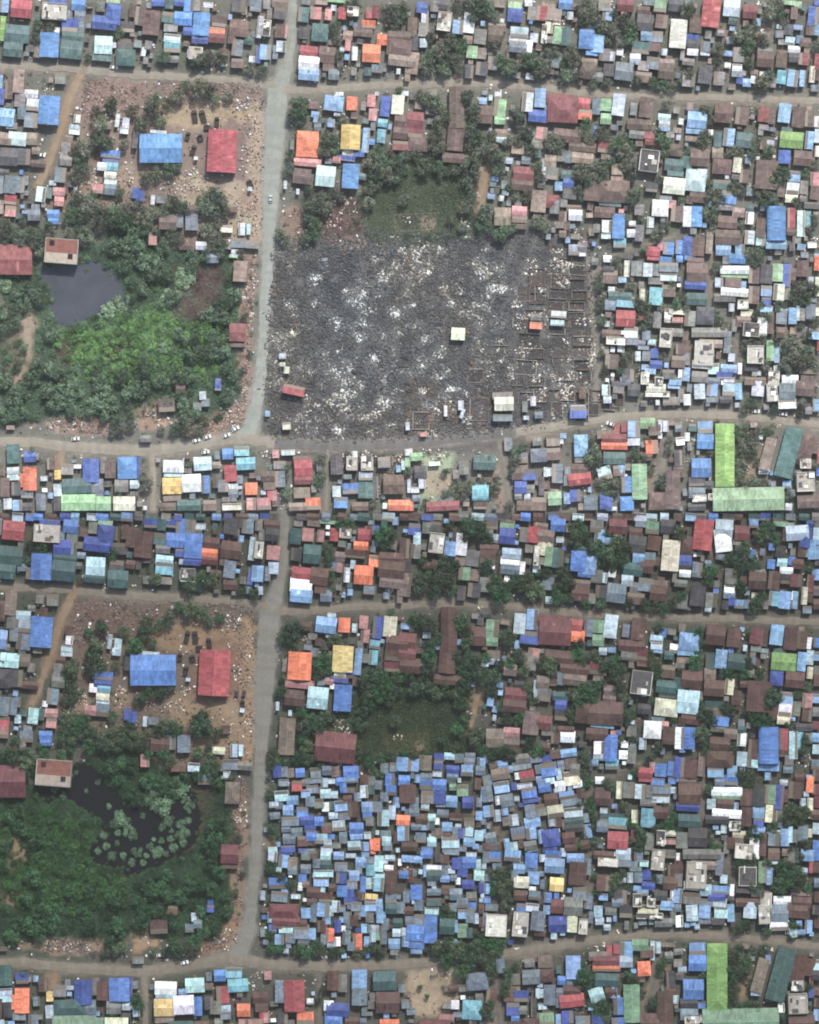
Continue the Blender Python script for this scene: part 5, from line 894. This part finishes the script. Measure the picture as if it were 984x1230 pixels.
while k < 2600:                              # glints painted in as small bright white bits
    x, y = rng.uniform(0,984), rng.uniform(0,1229)
    if abs(y-615) < 3: continue
    low = y > 615; tx, ty = (x-OFX, y-OFY) if low else (x, y); k += 1
    if occ[int(y), int(x)] or inpoly(MARSH,tx,ty) or inpoly(FIELD,tx,ty) or (inpoly(BURN,tx,ty) and not low): continue
    bx.append(x); by.append(y); Lb.append(rng.uniform(.5,1.5)); cl.append(lin(rng.choice(((250,250,246),(236,238,240),(200,206,214),(240,232,214))))*(1 if not low else .85))
k = 0
while k < 13000:                             # litter in the yards and gaps
    x, y = rng.uniform(0,984), rng.uniform(0,1229); k += 1
    if abs(y-615) < 3 or occ[int(y), int(x)]: continue
    low = y > 615; tx, ty = (x-OFX, y-OFY) if low else (x, y)
    if inpoly(MARSH,tx,ty) or inpoly(FIELD,tx,ty) or (inpoly(BURN,tx,ty) and not low): continue
    bx.append(x); by.append(y); Lb.append(rng.uniform(.2,1.2))
    cl.append(lin(rng.choice(((150,134,124),(120,104,98),(100,90,86),(176,166,156),(84,76,74),(214,208,200),(112,122,140))))*(.58 if low else 1))
bx, by, Lb = np.array(bx), np.array(by), np.array(Lb); n = len(bx)
o = bpy.data.objects.new('rubble', bits('rubble', bx, by, Lb, Lb*nr.uniform(.3,.9,n), nr.uniform(.08,.45,n), nr.uniform(0,3.14,n), nr.normal(0,.15,n), nr.uniform(0,.1,n), np.clip(np.array(cl),0,.88))); C.objects.link(o)
tag(o, 'rubble and litter scattered through yards and beside the roads', 'rubble', kind='stuff')
# roofless burnt shells: low walls round an ash floor
rl = singled([(x, y, 'roofless burnt house shell') for x, y, a, b in ruins])
for (x, y, a, b), lab in zip(ruins, rl):
    root = empty('burnt_house', X(x), Y(y), rng.uniform(-2,4)); tag(root, lab, 'ruin', 'roofless burnt shells east of the ash field'); W, D = a*S*.47, b*S*.45
    fz = rng.uniform(.03,.12); mb = MB(); mb.box(-W,-D,-.2,W,D,fz,tuple(lin(rng.choice(((82,78,77),(92,84,80),(74,73,74))))*rng.uniform(.7,1.25))); mb.obj('floor', M['concrete'], root)
    for q in ((-W,D-.2,W,D),(-W,-D,W,-D+.2),(-W,-D+.205,-W+.2,D-.205),(W-.2,-D+.205,W,D-.205)):
        if rng.random() < .8: mb = MB(); mb.box(q[0],q[1],fz+.004,q[2],q[3],rng.uniform(.4,1.6),tuple(lin(rng.choice(((158,152,144),(120,114,110),(186,180,168),(130,112,104)))))); mb.obj('wall', M['concrete'], root)

# ------------------------------------------------------------------ vehicles
def vehicle(name, x, y, a, L, W, col, label, cat, grp, truck=False):
    root = empty(name, X(x), Y(y), a); tag(root, label, cat, grp); c = tuple(lin(col)*.9); w2, l2 = W/2, L/2
    mb = MB()
    if truck:
        mb.box(-w2,-l2,.6,w2,l2*.45,1.1,tuple(lin(col)*.6),True); mb.obj('bed', M['bit'], root)
        mb = MB(); mb.box(-w2,l2*.5,.5,w2,l2,2.2,c,True); cab = mb.obj('cab', M['bit'], root)
        mb = MB(); mb.box(-w2*.9,l2+.005,1.3,w2*.9,l2+.03,2.0,(1,1,1)); mb.obj('windscreen', M['glass'], cab)
        for s_ in (-1,1): mb = MB(); mb.box(s_*w2-.05,-l2,1.1,s_*w2+.05,l2*.45,1.6,tuple(lin(col)*.75)); mb.obj('side_panel', M['bit'], root)
    else:
        pr = [(-l2,.35,.75),(-l2*.92,.35,.95),(-l2*.55,.35,1.0),(l2*.45,.35,.98),(l2*.93,.35,.8),(l2,.35,.6)]
        for (y0,b0,t0),(y1,b1,t1) in zip(pr,pr[1:]):
            mb.quad([(-w2,y0,t0),(w2,y0,t0),(w2,y1,t1),(-w2,y1,t1)], c)
            for s_ in (-1,1): mb.quad([(s_*w2,y0,b0),(s_*w2,y1,b1),(s_*w2,y1,t1),(s_*w2,y0,t0)][::s_], c)
        mb.quad([(-w2,-l2,.35),(w2,-l2,.35),(w2,-l2,.75),(-w2,-l2,.75)], c); mb.quad([(w2,l2,.35),(-w2,l2,.35),(-w2,l2,.6),(w2,l2,.6)], c)
        mb.obj('body', M['bit'], root); mb = MB(); i_ = w2*.82
        mb.quad([(-i_,-l2*.5,1.45),(i_,-l2*.5,1.45),(i_,l2*.12,1.45),(-i_,l2*.12,1.45)], c)
        ro = mb.obj('cabin_roof', M['bit'], root); mb = MB(); mb.quad([(-i_,l2*.12,1.445),(i_,l2*.12,1.445),(w2*.94,l2*.45,.99),(-w2*.94,l2*.45,.99)], (1,1,1)); mb.obj('windscreen', M['glass'], root)
        mb = MB(); mb.quad([(i_,-l2*.5,1.445),(-i_,-l2*.5,1.445),(-w2*.94,-l2*.8,.98),(w2*.94,-l2*.8,.98)], (1,1,1)); mb.obj('rear_window', M['glass'], root)
        for s_ in (-1,1): mb = MB(); mb.quad([(s_*i_,-l2*.5,1.445),(s_*i_,l2*.12,1.445),(s_*w2*.96,l2*.42,.99),(s_*w2*.96,-l2*.75,.98)][::-s_], (1,1,1)); mb.obj('side_window', M['glass'], root)
    for s_ in (-1,1):
        for f_ in (-.6,.6):
            mb = MB(); n = 10; r_ = .36; xx = s_*w2; yy = f_*l2
            for q in range(n):
                a1, a2 = 6.283*q/n, 6.283*(q+1)/n
                mb.quad([(xx-.1,yy+r_*math.cos(a1),.36+r_*math.sin(a1)),(xx+.1,yy+r_*math.cos(a1),.36+r_*math.sin(a1)),(xx+.1,yy+r_*math.cos(a2),.36+r_*math.sin(a2)),(xx-.1,yy+r_*math.cos(a2),.36+r_*math.sin(a2))], (1,1,1))
            for e in (-.1,.1): mb.quad([(xx+e,yy+r_*math.cos(6.283*q/n),.36+r_*math.sin(6.283*q/n)) for q in range(n)], (1,1,1))
            mb.obj('wheel', M['tyre'], root)
hl = singled([(x, y, 'dark truck on bare ground') for x, y, a, b, low in hulks])
for (x, y, a, b, low), lab in zip(hulks, hl):
    hz = a > b; L = max(a, b)*S
    vehicle('truck', x, y, (90 if hz else 0)+rng.uniform(-25,25), min(max(L,3.2),6.5), min(2.3,max(1.6,min(a,b)*S)), (86,80,80) if not low else (62,58,58), lab, 'truck', 'dark trucks and carts on the bare yards', True)
CARS = [(325,239,2,(196,200,200),'silver'),(236,529,75,(244,244,240),'white'),(249,525,72,(244,244,240),'white'),(272,523,70,(236,236,232),'white'),(283,515,60,(246,246,242),'white'),
        (247,543,80,(240,240,238),'white'),(91,527,85,(240,238,230),'white'),(908,494,90,(246,246,244),'white'),(941,497,95,(240,240,236),'white'),(137,81,95,(246,246,242),'white'),(50,186,95,(246,246,242),'white'),
        (733,509,-70,(240,240,236),'white'),(193,1147,80,(226,226,222),'white'),(222,1156,75,(232,232,228),'white'),(284,834,10,(60,62,70),'dark'),(293,834,12,(66,60,72),'dark'),(948,1120,90,(236,236,232),'white'),(104,693,95,(238,238,234),'white'),(468,709,92,(220,220,214),'white')]
kl = singled([(c[0], c[1], f'{c[4]} car on the road' ) for c in CARS])
for (x, y, a, col, w_), lab in zip(CARS, kl):
    vehicle('car', x, y, a, 3.9, 1.7, col, lab, 'car', 'cars on the roads')
# ------------------------------------------------------------------ thin air haze between the ground and the camera
hb = MB(); hb.box(-2600,-2600,-3,2600,2600,CAM_H+40,(1,1,1),True)
hm = bpy.data.materials.new('thin_haze'); hm.use_nodes = True; ht = hm.node_tree; ht.nodes.clear()
hv = ht.nodes.new('ShaderNodeVolumePrincipled'); hv.inputs['Color'].default_value = (1,.99,.95,1); hv.inputs['Density'].default_value = .000018
hv.inputs['Anisotropy'].default_value = 0.0
hx = ht.nodes.new('ShaderNodeOutputMaterial'); ht.links.new(hv.outputs[0], hx.inputs['Volume'])
tag(hb.obj('haze', hm), 'thin pale haze over the whole settlement', 'haze', kind='stuff')
print('roofs', len(roofs), 'fill', len(fill), 'trees', len(trees), 'objs', len(bpy.data.objects))
